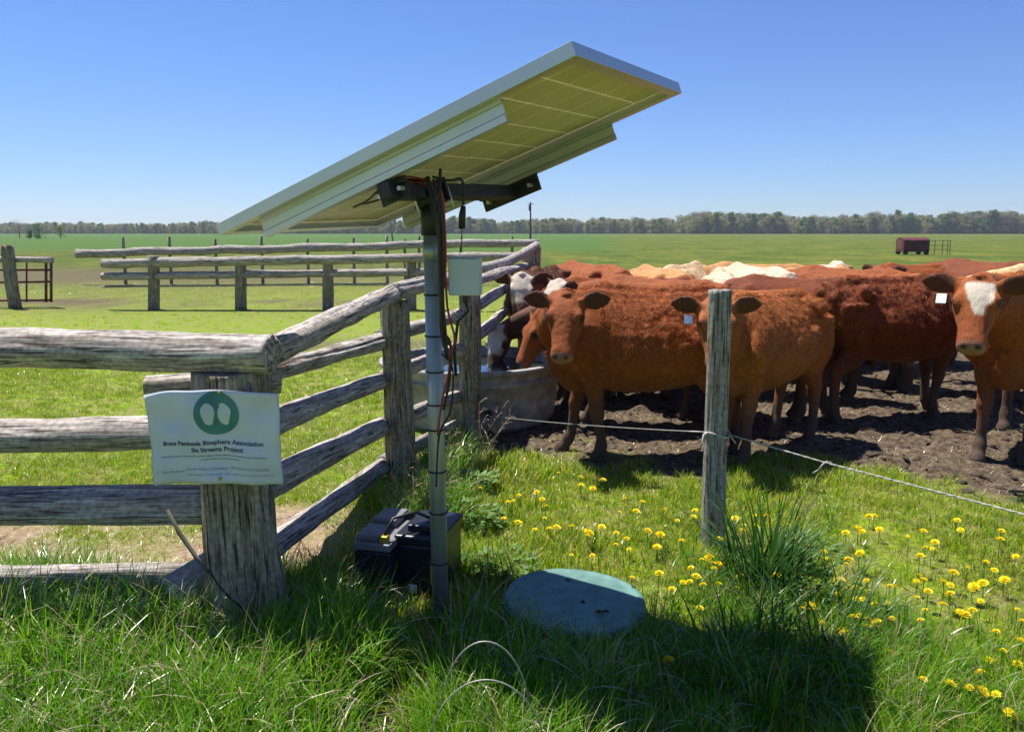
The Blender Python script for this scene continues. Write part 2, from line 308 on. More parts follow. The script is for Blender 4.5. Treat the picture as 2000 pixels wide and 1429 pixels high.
# long foreground grass
def longdens(x,y):
    a=1/(1+np.exp((x+.62)*9))*(y<3.5+.15*np.sin(x*5))          # left of the battery, in front of the rails
    b=np.exp(-(((x+.72)/.32)**2+((y-3.5)/.9)**2))*.9
    c=np.exp(-(((x-.02)/.26)**2+((y-2.4)/.28)**2))*1.2         # tuft inside the wire hoop
    d=np.exp(-(((x-.9)/.8)**2+((y-2.55)/.38)**2))*.6
    e=np.exp(-(((x-1.25)/.35)**2+((y-3.3)/.45)**2))*.5
    f=np.exp(-(((x+.45)/.12)**2+((y-5.3)/1.2)**2))*.7
    g=np.exp(-(((x-.25)/.7)**2+((y-2.95)/.18)**2))*.35
    n=np.clip(.75+.6*fbm(x*2.2,y*2.2,0,41,3),.05,1.2)
    return np.clip(a+b+c+d+e+f+g,0,1)*n*(np.hypot((x-.265)/.34,(y-3.25)/.36)>1)*(np.hypot((x+.47)/.24,(y-3.45)/.34)>1)*(1-.8*np.exp(-(((x+1.03)/.2)**2+((y-2.75)/.22)**2)))*(1-.7*np.exp(-(((x+.28)/.12)**2+((y-2.95)/.2)**2)))
longs=[tuft('long_grass_tuft',M_long,26,.06,.10,.24,.003,.0065,.3,1.5,0,.45,5,20+s,M_straw,.1) for s in range(4)]+[tuft('long_grass_seedy',M_long,16,.05,.16,.30,.003,.006,.5,2.0,.0,.5,6,30+s,M_straw,.3) for s in range(2)]
P=turf_points(21000,-2.6,2.6,1.75,6.2,longdens,6); n=len(P)
sc=r.uniform(.65,1.25,n)*np.where(P[:,0]>.35,.8,1.0)*np.where((P[:,0]<-.5)&(P[:,1]<3.0),1.3,1.0)*np.where(P[:,1]<2.5,.9,1)
scatter('long_grass',P,np.stack([r.uniform(-.15,.15,n),r.uniform(-.15,.15,n),r.uniform(0,6.28,n)],1),np.stack([sc,sc,sc],1),r.choice(6,n,p=[.22,.22,.22,.22,.06,.06]),longs,'long uncut green grass in the foreground and along the rails','grass')
# loose straw and clods on the yard
straws=[tuft('straw_litter',M_straw,9,.09,.03,.09,.002,.005,.2,1.0,1.0,1.55,2,50+s) for s in range(3)]
x=r.uniform(-2.6,8,16000); y=r.uniform(2.2,12,16000); k=(np.abs(x)<y*.72+.5)&(r.random(16000)<np.where(mudmask(x,y)>.3,.55,np.clip(.3+.5*fbm(x*1.2,y*1.2,0,77,3),.05,.8)*(y>3))*lidfree(x,y)); x,y=x[k],y[k]; n=len(x); sc=r.uniform(.5,1.1,n)
scatter('straw_litter',np.stack([x,y,gz(x,y)+.012],1),np.stack([np.zeros(n),np.zeros(n),r.uniform(0,6.28,n)],1),np.stack([sc]*3,1),r.integers(0,3,n),straws,'loose straw and dead stems lying on mud and turf','straw')
M_clod=plain('mud_clod',(.075,.053,.036),.95,0,.4,20,.5)
def rock(seed):
    bm=bmesh.new(); bmesh.ops.create_icosphere(bm,subdivisions=2,radius=1)
    for v in bm.verts: v.co*=1+.35*float(noise(v.co.x*1.3,v.co.y*1.3,v.co.z*1.3,seed)); v.co.z*=.6
    me=bpy.data.meshes.new('clod'); bm.to_mesh(me); bm.free(); me.materials.append(M_clod); return bpy.data.objects.new('clod',me)
x=r.uniform(-2.6,9,22000); y=r.uniform(3.4,14,22000); k=(x>fence_x(y))&(np.abs(x)<y*.72+.5)&(r.random(22000)<(mudmask(x,y)-.3)*1.2); x,y=x[k],y[k]; n=len(x); sc=r.gamma(1.6,.006,n)+.004
scatter('mud_clods',np.stack([x,y,gz(x,y)],1),r.uniform(0,6.28,(n,3))*[0,0,1],np.stack([sc*1.2,sc,sc*.8],1),r.integers(0,3,n),[rock(s) for s in range(3)],'dry clods of trodden mud scattered over the cattle yard','mud clods')
# ------------------------------------------------------------------ woods and trees
def tree_mesh(name,hh,rad,mat,n,seed,bare=False,leaf=.5):
    r=random.Random(seed); mb=MB(); mb.tube([(0,0,-.3),(.1,0,hh*.35),(0,.1,hh*.75)],[hh*.022,hh*.016,hh*.006],6)
    lobes=[]
    for k in range(9):
        a=r.random()*6.28; z=r.uniform(.14,.9); q=rad*.6*r.random()*(1.2-z*.6); c=Vector((q*math.cos(a),q*math.sin(a),hh*z)); lobes.append((c,rad*r.uniform(.35,.6)))
        mb.tube([(0,0,hh*z*.6),(c+Vector((0,0,-.1*hh))),c],[hh*.008,hh*.005,hh*.002],4)
    nb=len(mb.f)
    for i in range(n):
        c,q=r.choice(lobes); v=Vector((r.gauss(0,1),r.gauss(0,1),r.gauss(0,.9))).normalized()*q*r.uniform(.55,1.08); p=c+v
        s=leaf*r.uniform(.5,1.1); a=Vector((r.gauss(0,1),r.gauss(0,1),r.gauss(0,1))).normalized(); b=a.orthogonal().normalized(); cc=a.cross(b)
        if bare: mb.add([p,p+a*s*1.6,p+a*s*1.5+b*s*.12,p+b*s*.12],[(0,1,2,3)])
        else: mb.add([p-b*s*.5,p+cc*s*.35,p+b*s*.5,p-cc*s*.35],[(0,1,2,3)])
    me=mesh(name,mb.v,mb.f,mat); me.materials.append(M_bark)
    for k in range(nb): me.polygons[k].material_index=1
    return me
trees=[tree_mesh('wood_tree',10,3.2,M_t1,700,1,leaf=.9),tree_mesh('wood_tree',11,3.0,M_t2,700,2,leaf=.9),tree_mesh('wood_tree',10.5,3.0,M_t3,600,3,True,1.0),tree_mesh('wood_tree',9,3.4,M_t1,700,4,leaf=.9),tree_mesh('wood_tree',8,2.6,M_t2,700,5,leaf=.9)]
srcs=[bpy.data.objects.new('wood_tree',t) for t in trees]
px=[];
for i in range(3600):
    az=r.uniform(-.72,.72); X_=az*560; right=az>.2 
    d=(560 if not right else 530)+r.uniform(0,70); 
    hs=(1.05+.15*float(noise(az*14,0,0,4))) if right else .86+.13*float(noise(az*16,1,0,4))
    if az<-.25: hs*=.75
    px.append((az*d,d,hs*r.uniform(.62,1.2)*(1+.1*float(noise(az*60,5,0,8)))))
px=np.array(px); n=len(px); sp=r.uniform(.9,1.5,n)
kind=np.array([r.choice(5,p=[.3,.14,.28,.2,.08]) if q[0]/q[1]<.28 else r.choice(5,p=[.2,.18,.40,.12,.10]) for q in px])
scatter('woodland',np.stack([px[:,0],px[:,1],np.zeros(n)],1),np.stack([np.zeros(n),np.zeros(n),r.uniform(0,6.28,n)],1),np.stack([px[:,2]*sp,px[:,2]*sp,px[:,2]],1),kind,srcs,'long belt of spring woodland along the far horizon behind the field','woodland')
for lab,x,d,h,mi,bare in [('bare grey tree standing at far left above the bushes',38,190,4.4,M_t3,True),('round green bush just right of the bare grey tree at far left',76,180,3.4,M_t2,False),('darker low bush left of the round green one at far left',58,176,2.0,M_t2,False),('green tree at far left nearest the edge of the crop field',118,185,3.6,M_t1,False)]:
    me=tree_mesh('tree',h,h*.42,mi,900,int(x),bare,.22); o=empty('tree' if h>3.5 else 'bush',at(x,462,d)*1); o.location.z=0
    c=link('crown',me,o); tag(o,lab,'tree' if h>3.5 else 'bush')
# ------------------------------------------------------------------ logs and fences
def log(name,p0,p1,r0,r1,mat,parent,seed=0,knob=.10,flat=1.0,cracks=2,sag=0,curve=None,nseg=36,step=.035,top_slope=0,label=None):
    p0,p1=Vector(p0),Vector(p1); L=(p1-p0).length; m=max(6,int(L/step)); rr=random.Random(seed)
    th=np.arange(nseg)*2*np.pi/nseg; t=np.linspace(0,1,m+1); T,TH=np.meshgrid(t,th,indexing='ij'); Zl=T*L
    rad=(r0+(r1-r0)*T)*(1+knob*fbm(np.cos(TH)*1.1+seed,np.sin(TH)*1.1,Zl*2.3,seed,3)+.05*noise(np.cos(TH)*7,np.sin(TH)*7,Zl*2.0,seed+3)+.025*noise(np.cos(TH)*15,np.sin(TH)*15,Zl*6,seed+4))
    for k in range(cracks):
        c0=rr.random()*6.28; w=rr.uniform(.07,.13); dth=(TH-c0-.25*noise(Zl*1.5,k,0,seed+8)+np.pi)%(2*np.pi)-np.pi
        rad*=1-rr.uniform(.12,.3)*np.exp(-(dth/w)**2)*np.clip(.5+noise(Zl*2.2+k*5,3,0,seed)*1.4,0,1)
    cx=sag*0+knob*r0*1.2*noise(Zl*1.3,seed*3.1,0,5); cy=knob*r0*1.2*noise(Zl*1.3,seed*7.7,0,6)
    Xl=cx+rad*np.cos(TH); Yl=cy+rad*np.sin(TH)*flat
    if curve is not None: Yl=Yl+curve*np.sin(np.pi*T)*1.0
    Zq=Zl+np.where(T>.999,top_slope*Xl,0)
    V=np.stack([Xl,Yl,Zq],-1).reshape(-1,3).tolist(); Fc=[]
    for i in range(m):
        a=i*nseg
        for k in range(nseg): Fc.append((a+k,a+(k+1)%nseg,a+nseg+(k+1)%nseg,a+nseg+k))
    for e,a,zz in ((0,0,-.004),(1,m*nseg,L+.006)):
        ring=[V[a+k] for k in range(nseg)]; c=np.mean(ring,0); b=len(V)
        for k in range(nseg): q=np.array(ring[k]); q2=c+(q-c)*.55; V.append((q2[0],q2[1],q2[2]+(zz if e==0 else .004*rr.uniform(-1,1))))
        V.append(tuple(c))
        for k in range(nseg):
            k2=(k+1)%nseg; f1=(a+k,a+k2,b+k2,b+k); f2=(b+k,b+k2,b+nseg)
            if e==0: f1=f1[::-1]; f2=f2[::-1]
            Fc.append(f1); Fc.append(f2)
    me=mesh(name,V,Fc,mat,True); o=bpy.data.objects.new(name,me); COL.objects.link(o); d=(p1-p0).normalized()
    upv=Vector((0,0,1)); 
    if abs(d.z)>.9: q=d.to_track_quat('Z','Y')
    else:
        x=d.cross(upv).normalized(); y=d.cross(x)*-1; y=x.cross(d)*-1; y=d.cross(x); q=Matrix((x,y,d)).transposed().to_quaternion()
    o.rotation_euler=q.to_euler(); base=Vector(parent.location) if parent else Vector((0,0,0)); o.location=p0-base
    if parent: o.parent=parent
    if label: o['label']=label
    return o
P1=Vector((-1.055,3.06,0)); P2=Vector((-.73,5.2,0)); P3=Vector((-.33,6.25,0)); P4=Vector((.23,10.2,0))
f1=empty('rail_fence',(-2.2,3.2,0)); tag(f1,'grey weathered log rail fence across the left foreground, holding the paper notice','fence')
log('post',(-1.055,3.07,-.25),(-1.075,3.06,1.085),.158,.142,M_post,f1,3,.09,.95,6,nseg=72,step=.02,label='thick cracked greenish post that carries the notice')
xL=-3.4
log('rail',(xL,3.34,1.10),(-.885,2.99,1.165),.090,.076,M_rail,f1,11,.12,.95,2,nseg=48,step=.02)
log('rail',(xL,3.33,.74),(-1.10,3.24,.795),.078,.074,M_rail,f1,12,.10,.9,2,nseg=48,step=.02)
log('rail',(xL,3.26,.475),(-1.12,3.20,.50),.088,.088,M_rail,f1,13,.06,.9,3,nseg=48,step=.02)
log('rail',(xL,3.30,.13),(-1.15,3.28,.17),.05,.06,M_rail,f1,14,.10,1,2,nseg=40,step=.025)
log('rail',(-1.36,3.10,.13),(-1.10,3.32,.27),.10,.10,M_rail,f1,15,.10,1,2,nseg=40,step=.02,label='short thick log stub leaning into the foot of the post')
log('rail',(-1.46,3.22,.985),(-.95,3.30,1.0),.05,.07,M_rail,f1,16,.14,.8,2,nseg=40,step=.02)
f2=empty('rail_fence',(-.7,5,0)); tag(f2,'log rail fence running from the notice post past the tank to the tall end post','fence')
log('post',P2+Vector((0,0,-.2)),(-.745,5.2,1.165),.098,.092,M_post,f2,21,.06,1,4,nseg=56,step=.025)
log('post',P3+Vector((0,0,-.2)),(-.325,6.25,1.17),.085,.082,M_post,f2,22,.06,1,3,nseg=48,step=.03)
log('post',P4+Vector((0,0,-.2)),(.235,10.2,1.41),.14,.12,M_post,f2,23,.10,1,3,nseg=36,step=.04)
def side(a,b,za,zb,ra,rb,seed,ofs=.10,**k):
    a=Vector((a[0]+ofs*-.9,a[1]+ofs*.15,za)); b=Vector((b[0]+ofs*-.9,b[1]+ofs*.15,zb)); return log('rail',a,b,ra,rb,M_rail,f2,seed,.10,.85,2,nseg=40,step=.03,**k)
side((P1.x+.10,P1.y+.16),(P2.x,P2.y+.12),1.13,1.225,.066,.066,31,0)
side((P1.x+.1,P1.y+.1),P2,1.03,.90,.055,.062,32,.13)
side((P1.x+.1,P1.y+.1),P2,.80,.645,.068,.062,33,.13)
side((P1.x+.1,P1.y+.1),P2,.55,.34,.075,.072,34,.13)
side((P1.x+.1,P1.y+.1),P2,.27,.075,.06,.06,35,.13)
side((P2.x,P2.y-.1),(P3.x+.03,P3.y+.4),1.235,1.245,.066,.06,36,0)
side(P2,(P3.x,P3.y+.1),.93,.95,.055,.055,37,.12); side(P2,(P3.x,P3.y+.1),.66,.68,.06,.055,38,.12)
side(P2,P3,.36,.33,.06,.06,39,.12); side(P2,(P3.x,P3.y-.02),.11,.10,.055,.055,40,.12)
side((P3.x,P3.y-.1),P4,.95,1.05,.06,.055,41,.10); side((P3.x,P3.y-.1),P4,.70,.80,.06,.055,42,.10)
side((P3.x-.05,P3.y-.12),P4,1.19,1.19,.055,.05,43,.06)
# bent top pole
pts=[at(885,532,8.0),at(935,526,8.5),at(985,514,9.1),at(1020,497,9.7),at(1048,478,10.2)]
o=MB().tube([local(f2,p) for p in pts],[.045,.052,.055,.055,.045],14).build('rail',M_rail,f2,smooth=True); o['label']='bent pale pole curving up to the tall end post'
# stick and wire at the foot of the notice post
sk=MB().tube([at(327,995,3.0),at(350,1040,2.98),at(385,1090,2.93),at(408,1118,2.89)],[.006,.008,.008,.006],8).build('stick',M_bark,smooth=True); tag(sk,'thin dark stick propped against the left side of the notice post','stick')
wl=MB().tube([at(408,1112,2.88),at(425,1140,2.86),at(450,1168,2.86),at(478,1190,2.88)],.004,6).build('wire_offcut',M_cable,smooth=True); tag(wl,'thin black wire curving over the lower front of the notice post','wire')
# rails and pens further back
f3=empty('rail_fence',(-4,17,0)); tag(f3,'low grey pole and board fence in the middle distance behind the solar panel pole','fence')
for x in (803,640,470,300): log('post',at(x,600,17)*1-Vector((0,0,at(x,600,17).z+.1)),at(x,499,17),.12,.11,M_post,f3,x,.06,nseg=14,step=.2)
log('rail',at(200,515,17),at(1012,500,16.8),.10,.09,M_rail,f3,61,.12,nseg=16,step=.15)
log('rail',at(200,540,17),at(865,531,17),.10,.10,M_rail,f3,62,.05,.8,nseg=16,step=.2)
log('rail',at(200,560,17),at(865,553,17),.06,.06,M_rail,f3,64,.05,.35,nseg=16,step=.2)
f4=empty('rail_fence',(-4,25,0)); tag(f4,'farthest pole fence beside the open field, ending left of the tall utility pole','fence')
log('rail',at(150,496,25),at(1052,473,25),.13,.12,M_rail,f4,63,.14,nseg=14,step=.25)
for x in (240,330,420,510,600,690,755,790,818,845,900,1000,1045): log('post',Vector((at(x,480,25.15).x,25.15,-.1)),at(x,462+random.uniform(-2,8),25.15),.05,.045,M_post,f4,x+5,.05,nseg=10,step=.3)
# pen gate on the far left
gt=empty('pipe_gate',at(50,590,17.6)*1); gt.location.z=0; tag(gt,'rusty pipe pen gate behind the left end of the fence','gate')
def gtube(pts,r_=.025): return MB().tube([local(gt,p) for p in pts],r_,8).build('bar',M_rust,gt,smooth=True)
for a,b,y1,y2 in ((-160,98,500,503),(-160,98,553,550),(-160,98,527,527),(-160,98,588,586)): gtube([at(a,y1,17.6),at(b,y2,17.6)])
for x in (-100,-40,52,90,100): gtube([at(x,500,17.58),at(x,590,17.58)],.03 if x>80 else .018)
f5=empty('rail_fence',at(15,600,17.3)*1); f5.location.z=0; tag(f5,'dark leaning post with a top pole at the left edge beside the pipe gate','fence')
log('post',at(30,603,17.3),at(12,478,17.3),.13,.12,M_post,f5,71,.1,nseg=16,step=.15); log('rail',at(-150,505,17.4),at(103,508,17.45),.07,.06,M_rail,f5,72,.1,nseg=12,step=.2)
# round post of the wire fence
rp=log('fence_post',(1.045,4.055,-.2),(1.03,4.06,1.315),.061,.056,M_round,None,81,.03,1,3,nseg=56,step=.02); tag(rp,'round pale grey post standing alone in front of the cattle with wire tied round it','post')
# ------------------------------------------------------------------ wires
def tw(pts,r_,name,mat,lab,cat,twist=False):
    pts=[Vector(p) for p in pts]
    if not twist: o=MB().tube(pts,r_,6).build(name,mat,smooth=True)
    else:
        mb=MB(); fine=[]
        for i in range(len(pts)-1):
            k=max(2,int((pts[i+1]-pts[i]).length/.012)); fine+=[pts[i].lerp(pts[i+1],j/k) for j in range(k)]
        d=(pts[-1]-pts[0]).normalized(); a=d.cross(Vector((0,0,1))).normalized(); b=a.cross(d)
        for ph in (0,2.09,4.19): mb.tube([p+(a*math.cos(j*.55+ph)+b*math.sin(j*.55+ph))*r_*.6 for j,p in enumerate(fine)],r_*.62,5)
        o=mb.build(name,mat,smooth=True)
    return tag(o,lab,cat)
wz=.6
A0=Vector((1.105,4.03,.585)); 
def cat(a,b,s,n=14): return [a.lerp(b,t)-Vector((0,0,s*4*t*(1-t))) for t in [i/n for i in range(n+1)]]
tw(cat(P3+Vector((.08,-.05,.2)),Vector((.985,4.03,.60)),.015),.0035,'fence_wire',M_wirem,'thin electric fence wire from behind the water tank to the round post','wire')
tw(cat(A0,at(1612,903,3.62),.0,6)+cat(at(1612,903,3.62),at(2080,1025,2.75),.0,6)[1:],.0034,'fence_rope',M_rope,'pale twisted fence rope running from the round post to the right edge','rope',True)
kn=MB(); kn.tube([at(1612,903,3.62)+Vector(q) for q in ((-.03,0,-.035),(-.012,0,-.01),(.004,0,.004),(.03,0,.0))],.004,6).tube([at(1612,903,3.62)+Vector((-.03,0,-.035)),at(1612,903,3.62)+Vector((-.055,0,-.05))],.003,5)
tag(kn.build('rope_knot',M_rope,smooth=True),'frayed knot on the pale rope right of the round post','knot')
ring=[(1.04+.066*math.cos(a),4.056+.066*math.sin(a),.59+.012*math.sin(a*2)) for a in [i*math.pi/9 for i in range(19)]]
mb=MB().tube(ring,.0045,6,caps=False).tube([(.985,4.02,.60),(.96,3.99,.595),(.955,3.99,.56),(.945,3.985,.53)],[.006,.007,.005,.003],6).tube([(1.09,4.01,.595),(1.11,4.0,.57),(1.125,4.0,.55)],.004,5)
tag(mb.build('wire_tie',M_rope,smooth=True),'wire tie and insulator looped round the round post','insulator')
# ------------------------------------------------------------------ solar panel stand
phi,al,rho=R(29.7),R(18.7),R(2.0); O_=Vector((.167,2.565,2.137))
S0=Vector((math.sin(phi),math.cos(phi),0)); LL=Vector((-math.cos(phi)*math.cos(al),math.sin(phi)*math.cos(al),-math.sin(al)))
nn=S0.cross(LL); nn=nn if nn.z>0 else -nn
SS=S0*math.cos(rho)+nn*math.sin(rho); NN=nn*math.cos(rho)-S0*math.sin(rho)
RM=Matrix((SS,LL,NN)).transposed()
st=empty('solar_panel_stand',(-.29,3.14,0)); tag(st,'tilted solar panel on a steel pole with black mount, seen from below','solar panel')
def pp(s,l,nv): return O_+SS*s+LL*l+NN*nv-Vector(st.location)
c=.158; W=6*c; Lp=10*c; e=.03
def pbox(mb,s,l,nv,d,bev=.0): return mb.box(pp(s,l,nv),d,RM,bev)
fw=.032
for s0,l0,dd in ((-e+.006,Lp/2-.004,(.012,Lp+2*e+.0,.045)),(W+e-.006,Lp/2-.004,(.012,Lp+2*e,.045))):
    mb=MB(); pbox(mb,s0,Lp/2+.0,-.015,dd,.0015); sg=1 if s0<0 else -1; pbox(mb,s0+sg*.019,Lp/2,-.036,(.026,Lp+2*e-.03,.003)); mb.build('panel_frame',M_alu,st)
for l0 in (-e+.006,Lp+e-.006):
    mb=MB(); pbox(mb,W/2,l0,-.015,(W+2*e-.0245,.012,.0445),.0015); sg=1 if l0<0 else -1; pbox(mb,W/2,l0+sg*.019,-.036,(W+2*e-.08,.026,.0025)); mb.build('panel_frame',M_alu,st)
def tmat(name,c1,tr,rough=.5):
    m,nt,b=newmat(name); out=nt.nodes['Material Output']; t=N(nt,'BsdfTranslucent'); t.inputs[0].default_value=c1+(1,); b.inputs['Base Color'].default_value=c1+(1,); b.inputs['Roughness'].default_value=rough
    mx=N(nt,'MixShader'); mx.inputs[0].default_value=tr; nt.links.new(b.outputs[0],mx.inputs[1]); nt.links.new(t.outputs[0],mx.inputs[2]); nt.links.new(mx.outputs[0],out.inputs[0]); return m
M_sheet=tmat('pale_backsheet',(.85,.80,.62),.36)
M_glass=tmat('dark_cell_front',(.02,.03,.06),.0,.1); M_clear=tmat('glass_sheet',(.8,.8,.78),.8,.1)
mb=MB(); pbox(mb,W/2,Lp/2,.0,(W+2*e-.026,Lp+2*e-.026,.004)); mb.build('backsheet',M_sheet,st)
def cellmat():
    m,nt,b=newmat('olive_cell_back'); oi=N(nt,'ObjectInfo'); r_=N(nt,'ValToRGB'); r_.color_ramp.elements[0].color=(.46,.45,.32,1); r_.color_ramp.elements[1].color=(.55,.50,.36,1); tc=N(nt,'TexCoord'); no=N(nt,'TexNoise'); no.inputs['Scale'].default_value=5
    nt.links.new(tc.outputs['Object'],no.inputs['Vector']); a=N(nt,'Math',operation='MULTIPLY_ADD'); nt.links.new(oi.outputs['Random'],a.inputs[0]); a.inputs[1].default_value=.7; a.inputs[2].default_value=-.2; a2=N(nt,'Math',operation='ADD'); nt.links.new(a.outputs[0],a2.inputs[0]); nt.links.new(no.outputs[0],a2.inputs[1]); nt.links.new(a2.outputs[0],r_.inputs[0]); nt.links.new(r_.outputs[0],b.inputs['Base Color']); b.inputs['Roughness'].default_value=.45; return m
M_cell=cellmat(); cm=MB().box((0,0,0),(c-.012,c-.012,.0016)).box((0,0,.0125),(c-.012,c-.012,.001)); cme=mesh('solar_cell',cm.v,cm.f,M_cell); cme.materials.append(M_glass)
for q_ in range(6,12): cme.polygons[q_].material_index=1
for i in range(6):
    for j in range(10):
        o=link('solar_cell',cme,st,pp((i+.5)*c,(j+.5)*c,-.0035)); o.rotation_euler=RM.to_euler()
mb=MB(); pbox(mb,W/2,Lp/2,.0045,(W+2*e-.03,Lp+2*e-.03,.004)); mb.build('panel_glass',M_clear,st)
# rails under the panel: folded channel
def rail(s0,sg,l0,l1):
    prof=[(0,-.038),(.0,-.050),(.006,-.054),(.006,-.085),(0,-.090),(.0,-.112),(.03,-.112),(.03,-.109),(.004,-.109),(.004,-.092),(.009,-.086),(.009,-.053),(.004,-.047),(.004,-.041),(.032,-.041),(.032,-.038)]
    V=[];n_=len(prof)
    for l_ in (l0,l1):
        for a,b in prof: V.append(pp(s0+sg*a,l_,b))
    F_=[(k,(k+1)%n_,n_+(k+1)%n_,n_+k) for k in range(n_)]+[tuple(range(n_))[::-1],tuple(range(n_,2*n_))]
    return MB().add(V,F_)
rail(.012,1,.27,1.42).build('mounting_rail',M_alu,st); rail(W-.005,-1,.27,1.42).build('mounting_rail',M_alu2,st)
# black cross beam, brackets, sleeve
lb=.80; pc=at(885,338,3.12); bs=(pc-O_).dot(SS)
bm0=pp(-.0,lb,-.150); bm1=pp(W-.02,lb,-.150)
mb=MB(); mb.box((bm0+bm1)/2,((bm1-bm0).length,.055,.055),RM,.004); mb.build('cross_beam',M_black,st)
for s_ in (.045,W-.05):
    mb=MB(); LN=.30 if s_>.5 else .13; pbox(mb,s_,lb,-.135,(.03,LN,.004))
    for sg in (-1,1): pass
    pbox(mb,s_+.012,lb,-.15,(.005,LN,.075),.001); mb.build('bracket',M_black,st)
    for dl in ((-.11,.11) if s_>.5 else (-.045,.045)):
        mb=MB(); mb.tube([pp(s_-.02,lb+dl,-.155),pp(s_+.028,lb+dl,-.155)],.009,6); mb.build('bolt',M_alu,st)
ptop=pp(bs,lb,-.12)+Vector(st.location)
ub=bm0+(bm1-bm0)*((bs-0)/(W-.02)); topw=ub+Vector(st.location)
pb=Vector((-.29,3.14,-.15)); ax=(topw-pb).normalized()
mb=MB(); mb.tube([local(st,pb),local(st,topw-ax*.02)],.0335,24); pole=mb.build('pole',M_galv,st,smooth=True)
def pz(z): return pb+ax*((z+.15)/ax.z)
mb=MB(); mb.tube([local(st,pz(1.585)),local(st,topw-ax*.035)],.041,20); mb.build('sleeve',M_black,st,smooth=True)
mb=MB(); mb.tube([local(st,pz(1.49)),local(st,pz(1.56))],.0365,20); mb.build('pole_collar',M_galv,st,smooth=True)
mb=MB().box(local(st,topw-ax*.045),(.10,.09,.012),RM,.002).box(local(st,topw)-SS*.05,(.012,.09,.09),RM,.002).box(local(st,topw)+SS*.05,(.012,.09,.09),RM,.002); mb.build('mount_head',M_black,st)
for sg in (-.065,.065):
    u=[local(st,topw)+SS*sg+LL*(.036*math.cos(a))+NN*(.04*math.sin(a)) for a in [math.pi*k/10 for k in range(11)]]
    u=[u[0]-NN*.07]+u+[u[-1]-NN*.07]; MB().tube(u,.005,8).build('u_bolt',M_alu,st,smooth=True)
for z in (.28,.49,.66,.83,.93,1.06,1.2,1.36): 
    q=pz(z); rg=[local(st,q)+Vector((.0355*math.cos(a),.0355*math.sin(a),0)) for a in [i*math.pi/10 for i in range(21)]]; MB().tube(rg,.0035,5,caps=False).build('cable_tie',M_cable,st,smooth=True)
# cables
def cable(pts,r_,mat,name='cable'):
    pts=[local(st,p) for p in pts]; out=[]
    for i in range(len(pts)-1):
        p0=pts[max(i-1,0)];p1=pts[i];p2=pts[i+1];p3=pts[min(i+2,len(pts)-1)]
        for k in range(6):
            t=k/6; out.append(.5*((2*p1)+(p2-p0)*t+(2*p0-5*p1+4*p2-p3)*t*t+(3*p1-p0-3*p2+p3)*t**3))
    out.append(pts[-1]); return MB().tube(out,r_,6).build(name,mat,st,smooth=True)
cable([at(690,372,3.3),at(735,360,3.2),at(780,345,3.12),at(830,352,3.06),at(860,372,3.04),at(868,430,3.05),at(870,520,3.06),at(862,600,3.07),at(868,655,3.07),at(884,680,3.07)],.0045,M_red)
cable([at(690,368,3.3),at(760,352,3.15),at(830,362,3.07),at(853,400,3.05),at(860,440,3.05),at(868,500,3.06),at(874,600,3.07),at(888,660,3.06),at(880,690,3.06),at(876,730,3.07),at(862,790,3.08),at(855,850,3.1)],.0042,M_red)
cable([at(835,352,3.07),at(843,400,3.06),at(852,440,3.05),at(864,490,3.06),at(862,560,3.06),at(864,640,3.07),at(880,672,3.06),at(878,740,3.07),at(866,800,3.08)],.005,M_cable)
cable([at(690,378,3.4),at(715,372,3.3),at(750,358,3.15),at(772,350,3.12),at(840,354,3.08)],.005,M_cable)
cable([at(700,400,3.55),at(735,392,3.4),at(790,368,3.2),at(815,352,3.12)],.0045,M_cable)
cable([at(690,405,3.55),at(720,390,3.4),at(750,358,3.2)],.0045,M_cable)
cable([at(845,345,3.05),at(868,352,3.04),at(885,352,3.03),at(900,350,3.04),at(906,370,3.04),at(904,400,3.05)],.005,M_cable)
MB().tube([local(st,at(905,402,3.05)),local(st,at(903,420,3.05)),local(st,at(902,447,3.05))],[.009,.0135,.012],10).build('cable_plug',M_cable,st,smooth=True)
cable([at(902,447,3.05),at(902,470,3.06),at(898,495,3.07)],.002,M_cable)
cable([at(860,330,3.05),at(858,400,3.03),at(862,470,3.04),at(858,560,3.05),at(866,620,3.06)],.006,M_cable)
for q_ in ((-6,.0),(-10,.01),(4,.0)):
    cable([at(842+q_[0],350,3.04),at(856+q_[0],395,3.03),at(862+q_[0]*.6,450,3.03),at(863+q_[0]*.5,520,3.04),at(864+q_[0]*.4,590,3.04+q_[1]),at(868+q_[0]*.6,650,3.05),at(874,700,3.06)],.0052,M_cable)
cable([at(862,690,3.05),at(884,720,3.05),at(880,800,3.08),at(858,850,3.12),at(852,950,3.12)],.004,M_cable)
# control box on the pole
jb=empty('junction_box',at(908,577,3.1)); tag(jb,'pale grey plastic junction box fixed to the steel pole','junction box')
q=at(909,540,3.1)-Vector(jb.location)
MB().box(q,(.118,.07,.140),Matrix.Rotation(R(-8),3,'Z'),.006).build('case',M_boxg,jb); MB().box(q+Vector((-.004,-.040,0)),(.114,.012,.136),Matrix.Rotation(R(-8),3,'Z'),.004).build('cover',M_boxg,jb)
MB().tube([q+Vector((.0,0,-.07)),q+Vector((0,0,-.098))],.012,10).build('cable_gland',M_black,jb)
MB().tube([q+Vector((0,0,-.095)),q+Vector((.01,0,-.13)),q+Vector((-.03,0,-.17)),q+Vector((-.045,0,-.28)),q+Vector((-.04,0,-.38))],.006,8).build('cable',M_cable,jb,smooth=True)
